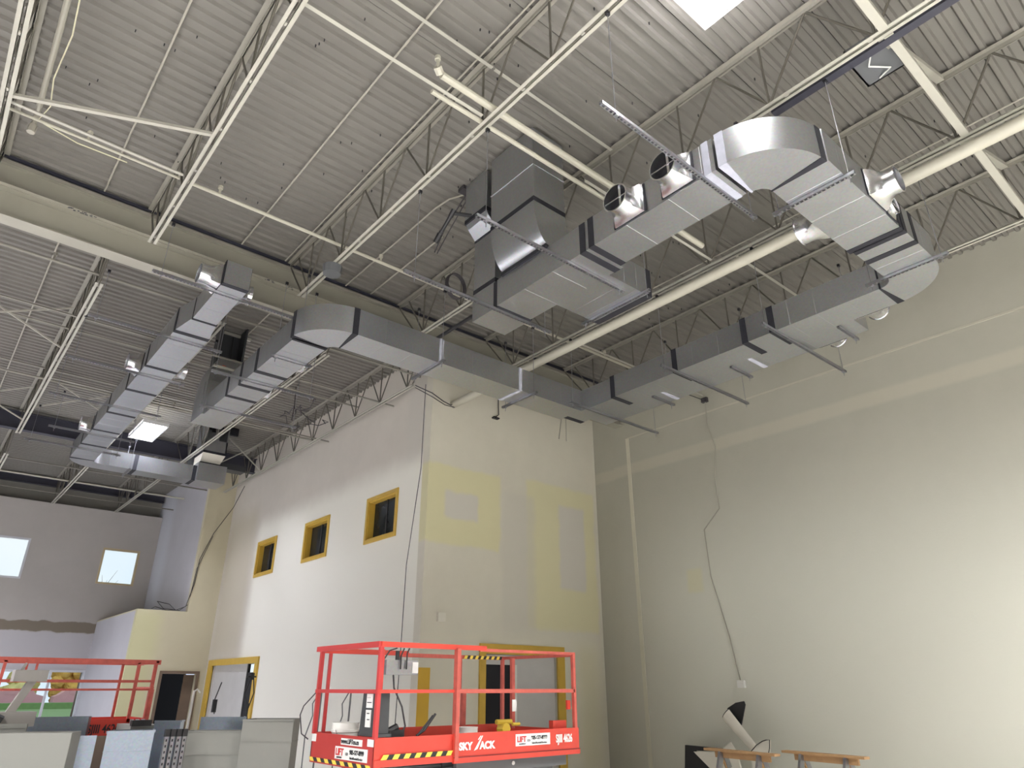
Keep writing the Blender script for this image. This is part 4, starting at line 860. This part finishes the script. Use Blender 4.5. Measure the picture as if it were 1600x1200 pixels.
# ================================================================== STACKED DUCT PIECES, FOREGROUND LEFT
def sheet(name, m, poly_xy, z0, z1, label, cat='metal sheet', lines=(), lip=0):
    """upright open duct section or folded sheet: poly is plan outline"""
    t = empty(name, (poly_xy[0][0], poly_xy[0][1], z0), label, cat)
    mb = MB()
    for (a, b_) in zip(poly_xy, poly_xy[1:]):
        mb.bar((a[0], a[1], (z0+z1)/2), (b_[0], b_[1], (z0+z1)/2), .006, z1-z0)
        if lip: mb.bar((a[0], a[1], z1-lip/2), (b_[0], b_[1], z1-lip/2), .03, lip)
        for zz in lines: mb.bar((a[0], a[1], zz), (b_[0], b_[1], zz), .018, .008)
    mb.build('sheet_metal', M[m], t)
    return t
sheet('duct_section', 'panel', [(.92, 11.46), (1.99, 10.82), (2.15, 11.15), (1.05, 11.8), (.92, 11.46)], 0, 1.19, 'pale flat duct section at the bottom left corner', 'duct section')
sheet('duct_section', 'panel', [(.93, 11.95), (1.63, 11.78), (1.61, 11.70)], 0, 1.27, 'narrow pale sheet edge at the left border', 'duct section', (1.22,))
sheet('duct_section', 'galvb', [(1.70, 12.99), (2.52, 12.75), (2.6, 13.0), (1.8, 13.1)], 0, 1.306, 'dark galvanised sheet in front of the worn lift', 'duct section')
sheet('duct_section', 'galvb', [(2.02, 11.63), (2.43, 11.55)], 0, 1.113, 'grey green sheet strip beside the pale flat section', 'duct section')
tag(MB().bar((2.48, 11.95, .54), (2.73, 11.89, .54), .02, 1.09).build('board', M['brown']), 'brown board edge between the grey green strip and the bluish section', 'board')
sheet('duct_section', 'galvb', [(2.50, 11.33), (3.05, 11.19), (3.12, 11.5), (2.66, 11.62), (2.50, 11.33)], 0, 1.17, 'shiny bluish folded duct section with a bright top lip', 'duct section', (.92,), .03)
sheet('duct_section', 'panel', [(3.42, 11.08), (4.07, 10.65), (4.2, 10.9), (3.6, 11.3), (3.42, 11.08)], 0, 1.15, 'pale pinkish duct section right of the strut bundle', 'duct section', (.85,), .012)
sheet('duct_section', 'panel', [(3.99, 10.47), (4.53, 10.03), (4.80, 10.42), (4.3, 10.8), (3.99, 10.47)], 0, 1.30, 'tall pale ribbed duct section beside the red lift', 'duct section', (1.02, 1.27), .02)
sheet('duct_section', 'galvb', [(3.9, 11.98), (4.45, 11.57), (4.5, 11.8)], 0, 1.293, 'greenish grey sheet behind the pale duct sections', 'duct section')
sheet('duct_section', 'galvb', [(3.27, 12.07), (3.58, 11.87), (3.7, 12.1)], 0, 1.255, 'distant folded sheet left of the white pole', 'duct section', (), .02)
b0 = empty('strut_bundle', (3.25, 10.85, 0), 'bundle of upright slotted struts with black ends among the duct sections', 'struts')
for k in range(4):
    x = 3.11+k*.068; y = 10.87-k*.028
    mb = MB().box(x, x+.052, y, y+.004, 0, 1.16).box(x, x+.004, y, y+.05, 0, 1.16).box(x+.048, x+.052, y, y+.05, 0, 1.16)
    o = mb.build('slotted_strut', M['zinc'], b0)
    mb = MB()
    for j in range(14): mb.box(x+.016, x+.034, y-.002, y, .2+j*.07, .23+j*.07)
    mb.build('slots', M['dark'], o)
    MB().box(x-.004, x+.056, y-.006, y+.054, 1.10, 1.19).build('end_cap', M['black'], o)
b1 = empty('strut_bundle', (3.1, 12.3, 1.15), 'black ended strut bundle lying behind the shiny bluish section', 'struts')
for k in range(3): MB().bar((3.0+.08*k, 12.2-.03*k, 1.22), (3.2+.08*k, 13.1, 1.22), .05, .05).build('slotted_strut', M['zinc'], b1)
MB().box(2.97, 3.24, 12.1, 12.2, 1.185, 1.265).build('end_cap', M['black'], b1)
MB().box(3.0, 3.4, 12.25, 13.1, 0, 1.19).build('support_block', M['panel'], b1)
tag(MB().rod((4.30, 13.9, 0), (4.33, 13.9, 1.66), .02).path([(4.33, 13.9, 1.64), (4.38, 13.9, 1.68), (4.44, 13.9, 1.62)], .015).build('pole', M['white']), 'white pole standing before the dark far doorway', 'pole')
tag(MB().rod((5.0, 14.5, 0), (5.0, 14.5, 1.2), .012).path([(5.0, 14.5, 1.8), (4.92, 14.5, 1.5), (4.95, 14.5, 1.25)], .01).rod((4.93, 14.5, 1.28), (4.93, 14.5, 1.5), .045).build('work_lamp', M['black']), 'blue black hand tool hanging on a stand by the yellow door frame', 'tool')
tag(MB().path([(6.1, 15.9, 1.9), (6.0, 15.9, 1.6), (6.08, 15.9, 1.35), (6.15, 15.9, 1.0)], .012).path([(6.15, 15.9, 1.9), (6.2, 15.9, 1.6), (6.12, 15.9, 1.3)], .012).rod((6.12, 15.9, 1.86), (6.12, 15.9, 2.0), .04).bar((6.02, 15.9, 1.92), (6.2, 15.9, 1.92), .03, .03).rod((6.12, 15.9, 0), (6.12, 15.9, 1.4), .01).build('tool_stand', M['black']), 'black looped cord stand before the grey door panel', 'stand')

# ================================================================== SAWHORSES AND SCRAP BY THE RIGHT WALL
def sawhorse(a, b_, z, label):
    t = empty('sawhorse', (a[0], a[1], 0), label, 'sawhorse')
    A_ = Vector((*a, z)); B_ = Vector((*b_, z)); d = (B_-A_).normalized(); nrm = Vector((-d.y, d.x, 0))
    MB().bar(A_-d*.15, B_+d*.12, .14, .035).build('top_board', M['wood'], t)
    MB().bar(A_+d*.05-Vector((0, 0, .065)), B_-d*.02-Vector((0, 0, .065)), .04, .09).build('side_board', M['wood'], t)
    for p in (A_+d*.2, B_-d*.2):
        for s_ in (-1, 1):
            mb = MB().bar(p-Vector((0, 0, .05)), p+nrm*s_*.32-Vector((0, 0, z)), .09, .03, d)
            l_ = mb.build('leg', M['wood'], t)
            q = p+nrm*s_*.03; e = p+nrm*s_*.12-Vector((0, 0, .27))
            MB().bar(q-Vector((0, 0, .03)), e, .1, .045, d).build('metal_bracket', M['zinc'], l_)
sawhorse((11.1, 7.78), (10.93, 6.6), .745, 'pale lumber sawhorse in front of the black scrap')
sawhorse((11.65, 6.65), (11.5, 5.48), .745, 'pale lumber sawhorse nearest the right edge')
sc = empty('duct_scrap', (12.2, 8.2, 0), 'curved half duct piece with black lining leaning against the right wall', 'scrap')
mb = MB(); mk = MB(); P0 = Vector((12.5, 7.72, .58)); P1 = Vector((12.55, 8.36, 1.25)); ax = (P1-P0).normalized(); n1 = Vector((-1, 0, 0)); n2 = ax.cross(n1).normalized()
rs = []; rk = []
for i in range(11):
    a = PI*(-.15)+PI*1.0*i/10*.9; o_ = n1*math.sin(a)*.13-n2*math.cos(a)*.16
    rs.append((P0+o_*.6, P1+o_)); rk.append((P0+o_*.55, P1+o_*.92+ax*.02))
for L_, m_ in ((rs, mb), (rk, mk)):
    m_.loft([[a for a, b_ in L_], [b_ for a, b_ in L_]], caps=False, close=False)
mb.build('shell', M['cream'], sc, fixn=False); mk.build('lining', M['black'], sc, fixn=False)
MB().prism([(8.40, 1.34), (8.20, 1.44), (8.02, 1.47), (8.0, 1.41), (8.14, 1.05)], 'X', 12.58, 12.61).build('lining_flap', M['black'], sc)
tag(MB().prism([(9.5, 0), (9.41, .665), (8.55, .65), (8.6, .60), (9.2, .58), (8.5, .15), (8.4, 0)], 'X', 12.5, 12.56).build('duct_liner_scrap', M['black']), 'black lined angular scrap left of the nearer sawhorse', 'scrap')
tag(MB().prism([(9.15, .57), (8.55, .60), (8.3, .77), (8.2, .63), (8.05, .0), (8.4, .0)], 'X', 12.4, 12.44).build('sheet_scrap', M['cream']), 'pale sheet offcut between the black scrap and the half duct', 'scrap')
fan = MB()
pts = [(7.75, .66), (7.62, .77), (7.5, .835), (7.42, .86), (7.35, .865), (7.37, .74), (7.42, .6), (7.5, .4), (7.6, 0), (7.8, 0)]
fan.prism(pts, 'X', 12.2, 12.23)
fn = tag(fan.build('sheet_scrap', M['cream']), 'pale fan shaped sheet offcut with a dark rim behind the nearer sawhorse', 'scrap')
MB().path([(12.19, y, z) for y, z in pts[:7]], .008).build('dark_rim', M['black'], fn)

# ================================================================== OUTSIDE THE FAR WINDOWS
slab('ground_outside', M['ext'], -60, 60, 30.3, 130, -.4, -.3)
tag(MB().box(-40, 50, 62, 88, -.3, -.2).box(-40, 50, 86, 88, -.25, .35).build('lawn', M['grass']), 'green lawn seen through the far shop window', 'lawn')
for y, lb in ((50, 'nearer'), (58, 'farther')):
    tag(MB().box(-40, 50, y, y+1.2, -.3, -.2).build('kerb', M['white']), 'white kerb line outside the far window, '+lb+' one', 'kerb')
for i, nm_ in enumerate(('at the left', 'at the centre', 'at the right')):
    x = 5.2+i*5.6; t = empty('car', (x, 90, -.3), 'pale red car parked outside '+nm_, 'car', 'parked cars outside')
    MB().prism([(x-2.4, -.25), (x+2.4, -.25), (x+2.4, .9), (x+1.6, 1.1), (x+1.1, 1.6), (x-1.3, 1.6), (x-2.0, 1.05), (x-2.4, .9)], 'Y', 89.2, 91).build('body', M['car'], t)
    MB().box(x-1.1, x+.9, 89.17, 89.2, 1.1, 1.5).build('side_glass', M['car'], t)
    for q in (-1.4, 1.4): MB().rod((x+q, 89.15, .0), (x+q, 89.35, .0), .33, 16).build('wheel', M['black'], t)
rg = random.Random(5)
for i in range(7):
    x = -2+i*4.6; t = empty('tree', (x, 97, -.3), 'autumn coloured tree outside the far window, %s from the left' % ['first', 'second', 'third', 'fourth', 'fifth', 'sixth', 'seventh'][i], 'tree', 'autumn trees outside')
    MB().rod((x, 97, -.3), (x, 97, 3), .2, 8, .1).build('trunk', M['brown'], t)
    c_ = MB()
    for k in range(34): c_.sphere((x+rg.uniform(-1.5, 1.5), 97+rg.uniform(-1, 1), rg.uniform(.6, 6)), rg.uniform(.6, .95), n=10, m=7, jit=.15, rng=rg)
    c_.build('foliage', M['tree' if i % 3 else 'tree2'], t)
t = empty('bare_tree', (7.2, 40, -.3), 'bare branched tree top seen through the upper tan window', 'tree')
br = MB().rod((7.2, 40, -.3), (7.2, 40, 6.5), .12, 6, .02)
for k in range(24):
    a = rg.uniform(0, 6.28); z = rg.uniform(5.6, 6.6); l = rg.uniform(.3, .7); br.rod((7.2, 40, z-.3), (7.2+math.cos(a)*l, 40+math.sin(a)*l, z+.9*l), .014, 5, .005)
br.build('branches', M['brown'], t)
